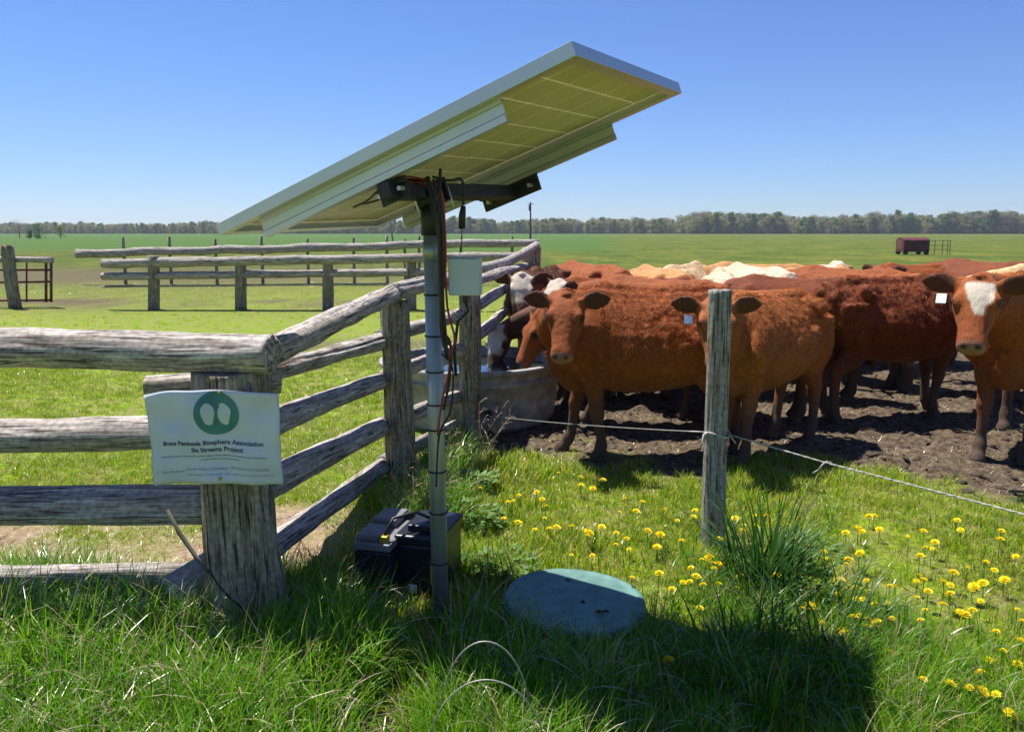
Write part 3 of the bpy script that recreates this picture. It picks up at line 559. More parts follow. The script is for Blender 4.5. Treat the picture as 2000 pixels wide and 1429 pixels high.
# ------------------------------------------------------------------ batteries
rz=Matrix.Rotation(R(-14),3,'Z')
b1=empty('battery',(-.565,3.55,.0)); tag(b1,'black battery with a stepped grey top, left of the steel pole','battery')
def bx(par,c,d,mat,name,bev=.004): return MB().box(rz@Vector(c),d,rz,bev).build(name,mat,par)
bx(b1,(0,0,.11),(.165,.36,.24),M_batk,'case',.008); bx(b1,(0,0,.252),(.17,.37,.035),M_batg,'lid',.006)
bx(b1,(-.025,.10,.288),(.115,.165,.036),M_batg,'vent_cap',.006); bx(b1,(-.03,-.09,.284),(.10,.15,.028),M_batg,'vent_cap',.006)
bx(b1,(.052,-.155,.285),(.035,.035,.03),M_brass,'terminal',.003); bx(b1,(.052,.15,.285),(.035,.035,.03),M_black,'terminal',.003)
b2=empty('battery_box',(-.375,3.58,.0)); tag(b2,'black battery box with a dark blue sheen directly behind the steel pole','battery box')
bx(b2,(0,0,.11),(.195,.33,.26),M_batk,'case',.012); bx(b2,(0,0,.262),(.215,.35,.045),M_batk,'lid',.01); bx(b2,(0,-.03,.298),(.13,.17,.03),M_batk,'lid_rib',.006)
bx(b2,(.045,.02,.318),(.02,.20,.012),M_batg,'handle',.004); bx(b2,(-.02,-.181,.045),(.04,.006,.04),M_wht,'label',.001); bx(b2,(.082,-.1735,.115),(.04,.006,.085),M_yel,'label',.001)
cc=MB().tube([rz@Vector((.05,-.15,.30)),rz@Vector((.07,-.10,.36)),rz@Vector((.14,0,.36)),rz@Vector((.2,.05,.315))],.007,8).build('battery_cable',M_cable,b1,smooth=True)
# ------------------------------------------------------------------ round lid
ld=empty('well_lid',(.265,3.27,0)); tag(ld,'round pale green plastic lid lying half shaded in the grass','lid')
def disc(name,prof,mat,par,seg=64,wob=0,tilt=(0,0)):
    V=[];F_=[]
    for r_,z in prof:
        for k in range(seg):
            a=2*math.pi*k/seg; V.append((r_*math.cos(a),r_*math.sin(a),z+wob*math.sin(a*3+1)*r_+tilt[0]*r_*math.cos(a)+tilt[1]*r_*math.sin(a)))
    for i in range(len(prof)-1):
        for k in range(seg): F_.append((i*seg+k,i*seg+(k+1)%seg,(i+1)*seg+(k+1)%seg,(i+1)*seg+k))
    F_.append(tuple((len(prof)-1)*seg+k for k in range(seg))); F_.append(tuple(range(seg))[::-1])
    me=mesh(name,V,F_,mat,True); return link(name,me,par)
disc('lid_disc',[(.296,.030),(.300,.036),(.300,.060),(.294,.068),(.275,.070),(.268,.066),(.24,.070),(.12,.076),(.02,.078)],M_lid,ld,wob=.012,tilt=(-.03,.02))
disc('riser',[(.27,-.05),(.27,.032)],M_lid,ld)
M_dirt=plain('lid_dirt',(.05,.045,.03),.9)
for (x,y,s_) in ((.09,-.15,.018),(.115,-.145,.014),(-.02,.15,.010),(.03,-.06,.009)):
    o=MB().tube([(x-s_,y,.077),(x,y+.004,.079),(x+s_,y-.004,.077)],[.003,.007,.003],6).build('leaf_scrap',M_dirt,ld); o.data.materials[0]=M_dirt
# wire hoop in the foreground
hp=MB(); cxh=.03
def arc(cx,y,rx,h_,ly,n_=28): return [(cx-rx*math.cos(math.pi*k/n_),y+ly*math.sin(math.pi*k/n_),-.03+h_*math.sin(math.pi*k/n_)**.8) for k in range(n_+1)]
tag(MB().tube(arc(-.085,2.38,.15,.36,.02),.0028,6).build('wire_hoop',M_wirem,smooth=True),'thin metal wire hoop standing over the lit tuft of grass','wire hoop')
tag(MB().tube(arc(-.075,2.19,.185,.335,.03),.0024,6).build('wire_hoop',M_wirem,smooth=True),'second fainter wire hoop in the grass just in front of the first','wire hoop')
# ------------------------------------------------------------------ notice on the post
no_=empty('notice',(-1.09,2.92,.862)); tag(no_,'laminated paper notice with a round teal emblem tacked to the thick post','notice')
TL,BR=at(270,770,2.94),at(543,960,2.94); wN=.495; hN=.345
def sheet(u,v,off=0):     # u across -.5...5, v up -.5...5
    x=u*wN; th=x/.62; rr_=.62+off
    xx=rr_*math.sin(th); yy=.62-rr_*math.cos(th)-.10+.004*math.sin(u*21+v*3)*(.4+abs(v))+.005*math.sin(u*9-v*7)+.003*math.sin(v*17+u*6); zz=v*hN-.095*u*u+.006+.002*math.sin(u*15)
    if u<0: zz+=u*.0; xx+= -v*.02*abs(u)
    return Vector((xx,yy+.055,zz+.0))
nu,nv_=40,24; V=[];F_=[]
for j in range(nv_+1):
    for i in range(nu+1): V.append(sheet(i/nu-.5,j/nv_-.5))
for j in range(nv_):
    for i in range(nu): a=j*(nu+1)+i; F_.append((a,a+1,a+nu+2,a+nu+1))
pmesh=mesh('sheet',V,F_,M_paper,True); ps=link('sheet',pmesh,no_); sm=ps.modifiers.new('thickness','SOLIDIFY'); sm.thickness=.0012; sm.offset=-1
def onsheet(V2,F2,name,mat,off=.0016):
    vv=[sheet(a,b,off) for a,b in V2]; me=mesh(name,vv,F2,mat); return link(name,me,no_)
def ringmesh(cx,cy,r0,r1,a0=0,a1=2*math.pi,n_=48,sy=1):
    V=[];F_=[]
    for k in range(n_+1):
        a=a0+(a1-a0)*k/n_
        for q in (r0,r1): V.append(((cx+q*math.cos(a))/wN,(cy+q*math.sin(a)*sy)/hN))
    for k in range(n_): F_.append((2*k,2*k+1,2*k+3,2*k+2))
    return V,F_
ex,ey=.028,.088
V=[];F_=[]
for q in range(8):
    a_,b_=ringmesh(ex,ey,.0001+q*.010,.0001+(q+1)*.010); n0=len(V); V+=a_; F_+=[tuple(i+n0 for i in f) for f in b_]
onsheet(V,F_,'emblem_disc',M_teal,.002)
for sg in (-1,1):
    V=[((ex+sg*(.028+.024*math.cos(a)*(1+.15*math.sin(3*a))))/wN,(ey-.002+.042*math.sin(a)*(1+.1*math.cos(2*a+sg)))/hN) for a in [2*math.pi*k/24 for k in range(24)]]
    V.append(((ex+sg*.028)/wN,(ey-.002)/hN)); onsheet(V,[(k,(k+1)%24,24) for k in range(24)],'emblem_shape',M_inkw,.0042)
V=[((ex+a)/wN,(ey+b)/hN) for a,b in ((-.012,.030),(.016,.030),(.008,.012),(.007,-.018),(.013,-.034),(-.011,-.034),(-.005,-.018),(-.004,.012))]
onsheet(V,[tuple(range(8))],'emblem_figure',M_teal,.0052)
def text(s,size,cx,cy,mat,name='lettering',bold=0,squash=1):
    cu=bpy.data.curves.new('t','FONT'); cu.body=s; cu.size=size; cu.align_x='CENTER'; cu.align_y='CENTER'; cu.offset=bold; cu.resolution_u=2
    o=bpy.data.objects.new('t',cu); COL.objects.link(o); dg=bpy.context.evaluated_depsgraph_get(); dg.update(); me=bpy.data.meshes.new_from_object(o.evaluated_get(dg)); bpy.data.objects.remove(o)
    bm=bmesh.new(); bm.from_mesh(me)
    bmesh.ops.triangulate(bm,faces=bm.faces[:])
    for v in bm.verts: v.co=sheet((cx+v.co.x*squash)/wN,(cy+v.co.y)/hN,.0018)
    bm.to_mesh(me); bm.free(); me.materials.clear(); me.materials.append(mat); return link(name,me,no_)
text('Bruce Peninsula Biosphere Association',.0235,.002,-.020,M_ink,bold=.0006); text('Six Streams Project',.0235,.022,-.046,M_ink,bold=.0006)
text('This project has been made possible with the support of the members and partners of the Association',.0095,.0,-.069,M_ink)
text('and the landowners of the peninsula',.0095,.03,-.082,M_ink)
text('Bruce Peninsula',.014,-.15,-.125,M_inkl); text('Ontario Trillium Foundation',.014,-.02,-.118,M_inkl); text('Environment Canada',.016,.135,-.115,M_inkl); text('working together for clean water',.010,-.03,-.138,M_inkl); text('cattle exclusion fencing and solar watering',.010,.13,-.138,M_inkl)
for (x,y) in ((.045,.165),(.03,-.155)):
    p=sheet(x/wN,y/hN,.004); MB().tube([p+Vector((0,.004,0)),p-Vector((0,.006,0))],[.006,.0045],10).build('tack',M_brass,no_)
# ------------------------------------------------------------------ water tank
tk=empty('water_tank',(-.36,7.12,0)); tag(tk,'round pale grey stock water tank under the fence with cattle drinking','water tank')
disc('tank_wall',[(.70,-.02),(.73,.03),(.755,.20),(.76,.36),(.775,.365),(.775,.395),(.76,.40),(.77,.46),(.80,.47),(.80,.50),(.79,.505),(.75,.505),(.745,.47),(.73,.40),(.72,.38)],M_tank,tk)
m,nt_,b=newmat('tank_water'); b.inputs['Base Color'].default_value=(.02,.03,.025,1); b.inputs['Roughness'].default_value=.05
wv=[(.735*math.cos(a),.735*math.sin(a),.41) for a in [2*math.pi*k/48 for k in range(48)]]; link('water_surface',mesh('water_surface',wv,[tuple(range(48))],m),tk)
MB().tube([(.18,-.745,.17),(.18,-.80,.17)],.028,12).build('drain_plug',M_black,tk)
# ------------------------------------------------------------------ distant things
up=empty('utility_pole',at(1036,470,150)*1); up.location.z=0; tag(up,'tall thin utility pole far off behind the end of the fence','utility pole')
q=at(1036,395,150).z; MB().tube([(0,0,-.3),(0,0,q)],[.19,.12],8).build('pole',M_pole,up); MB().tube([(-.12,-.25,q-1.5),(-.12,-.25,q-.5)],.24,10).build('transformer',M_pole,up); MB().box((0,-.12,q-.35),(1.1,.09,.11)).build('crossarm',M_pole,up)
up2=empty('utility_pole',at(768,470,120)*1); up2.location.z=0; tag(up2,'pale utility pole seen under the low end of the solar panel','utility pole'); MB().tube([(0,0,-.3),(-.4,0,at(768,428,120).z)],[.16,.11],8).build('pole',M_rail,up2)
sh=empty('feeder_wagon',at(1781,497,58)*1); sh.location.z=0; tag(sh,'small dark red calf shelter wagon out in the green field','shelter')
wS=1.78; V=[];prof=[(-.6,.2),(-.6,1.0),(-.45,1.12),(0,1.2),(.45,1.12),(.6,1.0),(.6,.2)]
for x in (-wS/2,wS/2):
    for y_,z in prof: V.append((x,y_,z))
n_=len(prof); MB().add(V,[(k,(k+1)%n_,n_+(k+1)%n_,n_+k) for k in range(n_)]+[tuple(range(n_))[::-1],tuple(range(n_,2*n_))]).build('body',M_maroon,sh)
for sx in (-.72,.72):
    for sy in (-.55,.55): MB().tube([(sx,sy-.05,.16),(sx,sy+.05,.16)],.17,14).build('wheel',M_black,sh)
MB().box((-wS/2-.012,0,.7),(.02,.8,.7)).build('door',M_tagw if False else M_rust,sh)
pn=empty('hurdle',at(1830,497,58)*1); pn.location.z=0; tag(pn,'low rusty pipe hurdle standing right of the red shelter in the field','hurdle')
for z in (.35,.65,.95): MB().tube([(-.85,0,z),(.9,.0,z)],.018,6).build('bar',M_rust,pn)
for x in (-.8,-.2,.35,.7,.88): MB().tube([(x,0,-.05),(x,0,1.0)],.022,6).build('upright',M_rust,pn)
# ------------------------------------------------------------------ cattle
def cow_mat():
    m,nt,b=newmat('cattle_coat'); L=nt.links; b.inputs['Roughness'].default_value=.7; b.inputs['Specular IOR Level'].default_value=.22
    b.inputs['Sheen Weight'].default_value=.08; b.inputs['Sheen Roughness'].default_value=.4; b.inputs['Sheen Tint'].default_value=(1,.7,.45,1)
    oi=N(nt,'ObjectInfo'); tc=N(nt,'TexCoord'); wa=N(nt,'Attribute',attribute_name='white'); na=N(nt,'Attribute',attribute_name='nose'); da=N(nt,'Attribute',attribute_name='dark')
    def noi(s,st=(1,1,1),d=6,ro=.6):
        mp=N(nt,'Mapping'); mp.inputs['Scale'].default_value=st; L.new(tc.outputs['Object'],mp.inputs[0]); n=N(nt,'TexNoise'); n.inputs['Scale'].default_value=s; n.inputs['Detail'].default_value=d; n.inputs['Roughness'].default_value=ro; L.new(mp.outputs[0],n.inputs['Vector']); return n.outputs[0]
    def mix(f,a,c,bl='MIX'):
        x=N(nt,'MixRGB',blend_type=bl)
        for i,q in enumerate((f,a,c)):
            if isinstance(q,float): x.inputs[i].default_value=q
            elif isinstance(q,tuple): x.inputs[i].default_value=q+(1,)
            else: L.new(q,x.inputs[i])
        return x.outputs[0]
    def ramp(f,p0,c0,p1,c1):
        r_=N(nt,'ValToRGB'); r_.color_ramp.elements[0].position=p0; r_.color_ramp.elements[0].color=c0+(1,); r_.color_ramp.elements[1].position=p1; r_.color_ramp.elements[1].color=c1+(1,); L.new(f,r_.inputs[0]); return r_.outputs[0]
    hair=noi(26,(1,2.2,.8),7,.7); broad=noi(3,(1,1,1),4)
    col=mix(1.0,oi.outputs['Color'],ramp(hair,.3,(.62,.55,.5),.7,(1.25,1.25,1.25)),'MULTIPLY'); col=mix(1.0,col,ramp(broad,.3,(.78,.72,.7),.7,(1.12,1.12,1.12)),'MULTIPLY')
    col=mix(wa.outputs['Fac'],col,(.52,.45,.36)); col=mix(na.outputs['Fac'],col,(.27,.13,.09)); col=mix(da.outputs['Fac'],col,(.05,.022,.012))
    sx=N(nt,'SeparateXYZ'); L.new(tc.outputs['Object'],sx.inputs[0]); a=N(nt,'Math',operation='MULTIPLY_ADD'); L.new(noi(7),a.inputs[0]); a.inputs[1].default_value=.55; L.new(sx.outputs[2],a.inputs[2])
    col=mix(ramp(a.outputs[0],.45,(.92,)*3,.98,(0,0,0)),col,(.06,.045,.035)); L.new(col,b.inputs['Base Color'])  # mud on the legs, plus belly shade painted into the coat colour
    bp=N(nt,'Bump'); bp.inputs['Strength'].default_value=.75; bp.inputs['Distance'].default_value=.012; L.new(hair,bp.inputs['Height']); L.new(bp.outputs[0],b.inputs['Normal'])
    return m
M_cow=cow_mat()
def loft(secs,n=24,peak=0):
    V=[];F_=[]
    for (c,a,b,ex_) in secs:
        for k in range(n):
            q=2*math.pi*k/n; cx,sx_=math.cos(q),math.sin(q); p=2/ex_
            pk=1-peak*max(0,sx_+.25)**1.3; V.append(c+a*(abs(cx)**p*(1 if cx>=0 else -1)*pk)+b*(abs(sx_)**p*(1 if sx_>=0 else -1)))
    m=len(secs)
    for i in range(m-1):
        for k in range(n): F_.append((i*n+k,i*n+(k+1)%n,(i+1)*n+(k+1)%n,(i+1)*n+k))
    F_.append(tuple(range(n))[::-1]); F_.append(tuple((m-1)*n+k for k in range(n))); return V,F_
def pathloft(pts,rad,asp,n=18,side=Vector((0,1,0))):
    secs=[];m=len(pts); pts=[Vector(p) for p in pts]
    for i,p in enumerate(pts):
        t=(pts[min(i+1,m-1)]-pts[max(i-1,0)]).normalized(); a=side-t*side.dot(t); a.normalize(); b=t.cross(a); secs.append((p,a*rad[i],b*rad[i]*asp[i],2.1))
    return loft(secs,n)
def remesh(mb,vox,it):
    me=mesh('c',mb.v,mb.f); o=bpy.data.objects.new('c',me); COL.objects.link(o)
    m=o.modifiers.new('r','REMESH'); m.mode='VOXEL'; m.voxel_size=vox; m.use_smooth_shade=True; s=o.modifiers.new('s','SMOOTH'); s.factor=.5; s.iterations=it
    dg=bpy.context.evaluated_depsgraph_get(); dg.update(); out=bpy.data.meshes.new_from_object(o.evaluated_get(dg)); bpy.data.objects.remove(o); return out
_ct={}
def coat_tufts(c):
    if c in _ct: return _ct[c]
    m=leafmat('coat_hair',[tuple(q*.4 for q in c),tuple(q*1.0 for q in c),tuple(min(1,q*1.9) for q in c)],.0,.05)
    _ct[c]=[tuft('coat_tuft',m,7,.008,.014,.028,.0012,.0022,.2,1.4,-.3,.5,3,90+k) for k in range(3)]
    return _ct[c]
def cow(loc,face,color,lab,poll=None,look=None,pitch=60,scale=1.0,vox=.014,legs=(0,0,0,0),white=0,tagm=None,tagside=1,fat=1.0,group='cattle crowded in the yard',hips=0,calm=0,headk=1.0,cat='cow',coat=False):
    """face: world direction the body points to; poll: world position of the top of the head; look: world direction of the gaze"""
    yaw=math.atan2(face[1],face[0]); root=Vector((loc[0],loc[1],0))
    def tl(p): q=Vector(p)-root; q=Matrix.Rotation(-yaw,3,'Z')@q; return q/scale
    P=tl(poll) if poll is not None else Vector((1.05,0,1.0))
    ly=(math.atan2(look[1],look[0])-yaw) if look is not None else 0.0
    de=R(pitch); d=Vector((math.cos(ly)*math.cos(de),math.sin(ly)*math.cos(de),-math.sin(de))); u=Vector((math.cos(ly)*math.sin(de),math.sin(ly)*math.sin(de),math.cos(de))); wv_=u.cross(d)
    mb=MB(); XA=Vector((0,1,0)); ZA=Vector((0,0,1))
    tr=[(-.735,1.00,.07,.06),(-.715,.985,.16,.14),(-.66,.955,.235,.205),(-.56,.925,.275,.25),(-.42,.885,.315,.275),(-.25,.865,.33,.285),(-.05,.845,.35,.305),(.15,.845,.36,.31),(.30,.86,.358,.295),(.43,.88,.35,.265),(.55,.885,.32,.235),(.64,.885,.26,.19),(.70,.89,.17,.12),(.725,.89,.07,.05)]
    secs=[(Vector((x,0,z-(.01 if fat>1 else 0))),XA*hw*fat*1.08,ZA*hh,2.05) for x,z,hh,hw in tr]; mb.add(*loft(secs,28,.30))
    # spine ridge, withers, hip bones and tail head
    mb.add(*pathloft([(-.70,0,1.13),(-.45,0,1.165),(-.1,0,1.155),(.2,0,1.165),(.42,0,1.195),(.6,0,1.15)],[.05,.07,.06,.06,.065,.05],[1]*6))
    for sg in (-1,1):
        mb.add(*pathloft([(-.40,sg*.10,1.13),(-.42,sg*(.20+hips),1.12),(-.40,sg*(.245+hips),1.07)],[.05,.055,.04],[1]*3,side=Vector((1,0,0))))
        mb.add(*pathloft([(-.62,sg*.10,1.06),(-.72,sg*.11,1.04)],[.07,.045],[1]*2))
        mb.add(*pathloft([(.48,sg*.10,1.12),(.47,sg*.19,.98),(.52,sg*.205,.82),(.55,sg*.17,.70)],[.07,.10,.115,.085],[1,1.2,1.3,1.1],side=Vector((0,1,0))))
    # neck
    S=Vector((.50,0,.96)); E=P-u*.055*headk+d*.02; C=S+Vector((.30,0,.10 if P.z>.9 else .02)); secs=[]; side=XA
    K=9
    for i in range(K+1):
        t=i/K; p=S*(1-t)**2+C*2*t*(1-t)+E*t*t; tn=((C-S)*2*(1-t)+(E-C)*2*t).normalized(); sd=(XA*(1-t)+wv_*t); sd=sd-tn*sd.dot(tn); sd.normalize(); b_=sd.cross(tn); b_=b_ if b_.z>0 or (i and b_.dot(lastb)>0) else -b_
        lastb=b_; hw=.165*(1-t)+.088*t; hh=.265*(1-t)**1.2+.125*(1-(1-t)**1.2); secs.append((p-b_*.03*(1-t),sd*hw,b_*hh,2.2))
    mb.add(*loft(secs,22))
    # brisket and dewlap
    mb.add(*pathloft([(.40,0,.60),(.56,0,.60),(.66,0,.68),(.72,0,.80)],[.12,.11,.085,.05],[1.0,1,1,1]))
    # head
    hd=[(-.035,.045,.05),(-.02,.078,.075),(.03,.102,.098),(.09,.112,.112),(.16,.112,.116),(.23,.092,.105),(.31,.073,.088),(.38,.066,.075),(.43,.072,.068),(.465,.066,.058),(.485,.045,.038)]
    top=[.02,.045,.058,.066,.066,.052,.038,.028,.022,.012,-.008]
    secs=[(P+(d*t*.96+u*(tp-hh))*headk,wv_*hw*1.12*headk,u*hh*headk,2.5) for (t,hw,hh),tp in zip(hd,top)]; mb.add(*loft(secs,24))
    mb.add(*pathloft([P+(d*.0+u*.025)*headk,P+(d*-.035+u*.035)*headk],[.05*headk,.035*headk],[1,1],side=wv_))       # poll
    for sg in (-1,1):
        mb.add(*pathloft([P+(d*.115+u*.03+wv_*sg*.085)*headk,P+(d*.16+u*.032+wv_*sg*.097)*headk,P+(d*.2+u*.02+wv_*sg*.085)*headk],[.028*headk,.034*headk,.026*headk],[1]*3,side=wv_))   # brow
        mb.add(*pathloft([P+(d*.14-u*.09+wv_*sg*.055)*headk,P+(d*.25-u*.10+wv_*sg*.04)*headk],[.055*headk,.035*headk],[1]*2,side=wv_))                          # jaw
        ax_=(wv_*sg*.98-u*.05+Vector((0,0,.12 if calm==0 else -.12))-d*.05).normalized(); er=P+(d*.045+u*.015+wv_*sg*.088)*headk; nf=(u*.7-Vector((0,0,.3))+d*.35); nf=nf-ax_*nf.dot(ax_); nf.normalize(); eb=ax_.cross(nf)
        se=[]
        for t,hw,ht in ((0,.032,.030),(.03,.040,.028),(.07,.062,.020),(.12,.070,.015),(.165,.058,.013),(.20,.034,.010),(.216,.012,.008)): se.append((er+(ax_*t-nf*(.02*math.sin(t*14)))*headk,eb*hw*headk,nf*ht*headk,2))
        mb.add(*loft(se,14))
    # legs
    def leg(pts,rad,asp,dx,sy):
        o=[]
        for x,y,z in pts: k=max(0,1-z/.8); o.append((x+dx*k,y*sy,z))
        mb.add(*pathloft(o,rad,asp))
    fl=[(.47,.15,.92),(.46,.165,.76),(.44,.15,.64),(.45,.135,.52),(.455,.13,.42),(.46,.13,.375),(.455,.13,.31),(.45,.13,.16),(.46,.13,.105),(.48,.13,.06),(.495,.13,.035),(.51,.13,-.01)]
    fr=[.10,.105,.085,.062,.054,.056,.040,.036,.048,.042,.052,.060]; fa=[1.5,1.45,1.25,1.1,1.05,1.05,1.1,1.1,1.1,1.1,1.15,1.15]
    hl=[(-.48,.13,1.0),(-.48,.155,.86),(-.46,.165,.74),(-.44,.16,.64),(-.50,.15,.55),(-.575,.14,.475),(-.61,.135,.43),(-.605,.135,.36),(-.59,.135,.18),(-.58,.135,.11),(-.56,.135,.06),(-.545,.135,.035),(-.53,.135,-.01)]
    hr=[.14,.135,.125,.10,.07,.052,.050,.043,.038,.049,.042,.052,.060]; ha=[1.5,1.6,1.6,1.5,1.45,1.45,1.35,1.2,1.15,1.1,1.1,1.15,1.15]
    fr=[q*.93 for q in fr]; hr=[q*.94 if i_>3 else q for i_,q in enumerate(hr)]; leg(fl,fr,fa,legs[0],1); leg(fl,fr,fa,legs[1],-1); leg(hl,hr,ha,legs[2],1); leg(hl,hr,ha,legs[3],-1)
    mb.add(*pathloft([(-.66,0,1.12),(-.74,0,1.10),(-.775,.01,.98),(-.78,.02,.75),(-.775,.02,.55),(-.77,.02,.40),(-.765,.02,.30)],[.035,.032,.024,.02,.022,.036,.015],[1]*7,12))
    if P.z<.9 and False: pass
    me=remesh(mb,vox,2)
    nv=len(me.vertices); co=np.empty(nv*3); me.vertices.foreach_get('co',co); co=co.reshape(-1,3); no=np.empty(nv*3); me.vertices.foreach_get('normal',no); no=no.reshape(-1,3)
    sd_=int(loc[0]*100)%97
    hc=(co-np.array(P))/headk; hx=hc@np.array(d); hu=hc@np.array(u); hw_=hc@np.array(wv_); rr_=np.linalg.norm(hc,axis=1)
    onhead=(hx>-.05)&(np.abs(hw_)<.135)&(hu>-.24)&(hx<.5)&(hu<.12)
    body=1-np.clip((.75-rr_)/.3,0,1)*.75
    am=fbm(co[:,0]*12,co[:,1]*12,co[:,2]*15,sd_,3)*.0085+noise(co[:,0]*34,co[:,1]*34,co[:,2]*40,sd_+4)*.004
    zl=np.clip((co[:,2]-.35)/.25,0,1); am=am*body*zl*(1 if vox<.017 else .75)
    # ribs and muscle hollows on the flank
    rib=-np.exp(-((co[:,0]-.26)/.06)**2)*np.exp(-((co[:,2]-.80)/.2)**2)*.022-np.exp(-((co[:,0]+.36)/.05)**2)*np.exp(-((co[:,2]-.78)/.13)**2)*.02+np.exp(-((co[:,0]+.02)/.22)**2)*np.exp(-((co[:,2]-.92)/.14)**2)*np.sin(co[:,0]*52)*.006
    flank=-np.exp(-(((co[:,0]+.30)/.09)**2+((co[:,2]-1.02)/.08)**2))*.028*(np.abs(co[:,1])>.12)
    crease=-np.exp(-(((co[:,0]-.33)/.035)**2+((co[:,2]-.85)/.2)**2))*.02
    co=co+no*(am+(rib+flank+crease)*(np.abs(no[:,1])))[:,None]; me.vertices.foreach_set('co',co.ravel()); me.update()
    def attr(nm,v): a=me.attributes.new(nm,'FLOAT','POINT'); a.data.foreach_set('value',np.clip(v,0,1).astype(np.float32))
    wn=fbm(hx*12,hw_*12,0,sd_,2)*.02; wm=np.zeros(nv)
    if white==1: wm=np.clip((.105-np.abs(hw_)+wn)/.015,0,1)*np.clip((hu+.03)/.02,0,1)*onhead*np.clip((.30-hx)/.03,0,1)             # full white forehead
    if white==2: wm=np.clip((.045+.035*np.sin(hx*14+.6)-np.abs(hw_-.018)+wn)/.01,0,1)*np.clip((hu+.0)/.02,0,1)*onhead*np.clip((.27-hx)/.02,0,1)*np.clip((hx-.03)/.02,0,1)
    if white==3: wm=onhead*1.0
    if white==4: wm=np.clip(fbm(co[:,0]*2.5,co[:,1]*2.5,co[:,2]*2.5,sd_+2,2)*2-.2,0,1)
    attr('white',wm); attr('nose',np.clip((hx-.415)/.03,0,1)*onhead*np.clip((hu+.10)/.03,0,1))
    ear=((np.abs(hw_)>.125)&(rr_<.36)&(hx<.22)&(hx>-.18)&(hu>-.15)&(hu<.2)); nd=no@np.array(u)*.7+no@np.array(d)*.35
    ed=np.clip((nd-.1)*2,0,1)*ear*.8
    for sg in (-1,1):
        q=hc-(np.array(d)*.462+np.array(wv_)*sg*.038+np.array(u)*.0); ed=np.maximum(ed,np.clip((.024-np.linalg.norm(q,axis=1))/.01,0,1))
    for sg in (-1,1):
        q=hc-(np.array(d)*.165+np.array(wv_)*sg*.115+np.array(u)*.012); ed=np.maximum(ed,np.clip((.046-np.linalg.norm(q,axis=1))/.014,0,.85))
    attr('dark',ed)
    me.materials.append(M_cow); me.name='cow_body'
    hair=None
    if vox<.017:
        r_=np.random.default_rng(sd_); K_=26000 if vox<.017 else 11000; ii=r_.integers(0,nv,K_); p=co[ii]; n_=no[ii]; hr=rr_[ii]
        keep=(p[:,2]>.30)&((hr>.34)|(hx[ii]<-.12))&~onhead[ii]; keep&=r_.random(K_)<np.clip((p[:,2]-.25)/.4,0.1,1)
        p=p[keep]; n_=n_[keep]; K_=len(p); fl_=np.array([-.55,0,-.8])+r_.normal(0,.35,(K_,3)); sw=fbm(p[:,0]*9,p[:,1]*9,p[:,2]*9,sd_,2)[:,None]*np.array([.9,0,.4]); fl_=fl_+sw
        t_=fl_-n_*np.sum(fl_*n_,1)[:,None]; t_/=np.linalg.norm(t_,axis=1)[:,None]+1e-6; d_=t_*.97+n_*.22; d_/=np.linalg.norm(d_,axis=1)[:,None]
        eu=np.stack([np.zeros(K_),np.arccos(np.clip(d_[:,2],-1,1)),np.arctan2(d_[:,1],d_[:,0])],1); sc_=r_.uniform(.6,1.15,K_)*(1 if vox<.017 else 1.7)*np.clip(.55+p[:,2]*.6,.6,1.2)
        hair=(p-n_*.003,eu,np.stack([sc_]*3,1),r_.integers(0,3,K_))
    rt=empty('cow',root,yaw); rt.scale=(scale,)*3; tag(rt,lab,cat,group)
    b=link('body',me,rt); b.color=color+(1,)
    if hair:
        ho=scatter('coat',*hair,coat_tufts(color),None,None); ho.parent=b
    for sg in (-1,1):
        bm=bmesh.new(); bmesh.ops.create_uvsphere(bm,u_segments=12,v_segments=8,radius=.025*headk); em=bpy.data.meshes.new('eye'); bm.to_mesh(em); bm.free(); em.materials.append(M_eye)
        link('eye',em,b,P+(d*.158+u*.02+wv_*sg*.108)*headk)
    if tagm:
        q=P+(d*.075+u*.02+wv_*tagside*.185)*headk; zc=Vector((0,0,-1)); mt=MB(); 
        Rm=Matrix((wv_,u,wv_.cross(u))).transposed(); mt.box(q+zc*.065+u*.02,(.055,.004,.07),Rm,.001); link('ear_tag',mesh('ear_tag',mt.v,mt.f,tagm),b)
    return rt
RED=(.27,.070,.012); TAN=(.33,.105,.024); DRED=(.18,.043,.011); BUFF=(.48,.26,.10); CREAM=(.55,.42,.25); BRN=(.13,.055,.03)
cam2=Vector((0,0,0))
def toward(p,dx=0): v=Vector((0,0))-Vector((p[0],p[1])); v=v.normalized(); return (v.x+dx,v.y)
# front row
pA=at(1108,583,5.40); cow((.97,5.74),(-1,.04),RED,'red brown cow at the front beside the tank, head turned to the camera',pA,(-.22,-1),53,.965,.0125,(-.13,.13,.08,-.12),0,coat=True,fat=.93)
pB=at(1398,592,5.25); cow((1.86,5.93),(-.70,-.71),TAN,'light brown cow whose face is hidden behind the round post',pB,(-.12,-1),56,.95,.0125,(.05,-.08,.0,.12),0,M_tagb,-1,hips=.015,coat=True)
pD=at(1912,552,5.15); cow((3.78,6.0),(-.62,-.78),RED,'cow at the right edge with a white blaze and a pale ear tag',pD,(-.62,-1),49,1.06,.0125,(.0,.1,0,0),2,M_tagw,-1,fat=1.05,coat=True)
cow((3.28,7.02),(.97,.24),DRED,'dark red cow standing side on between the round post cow and the blazed cow',at(1895,640,7.5),(1,.1),55,1.0,.015,(.05,-.12,.05,-.05),0,fat=1.05,coat=True)
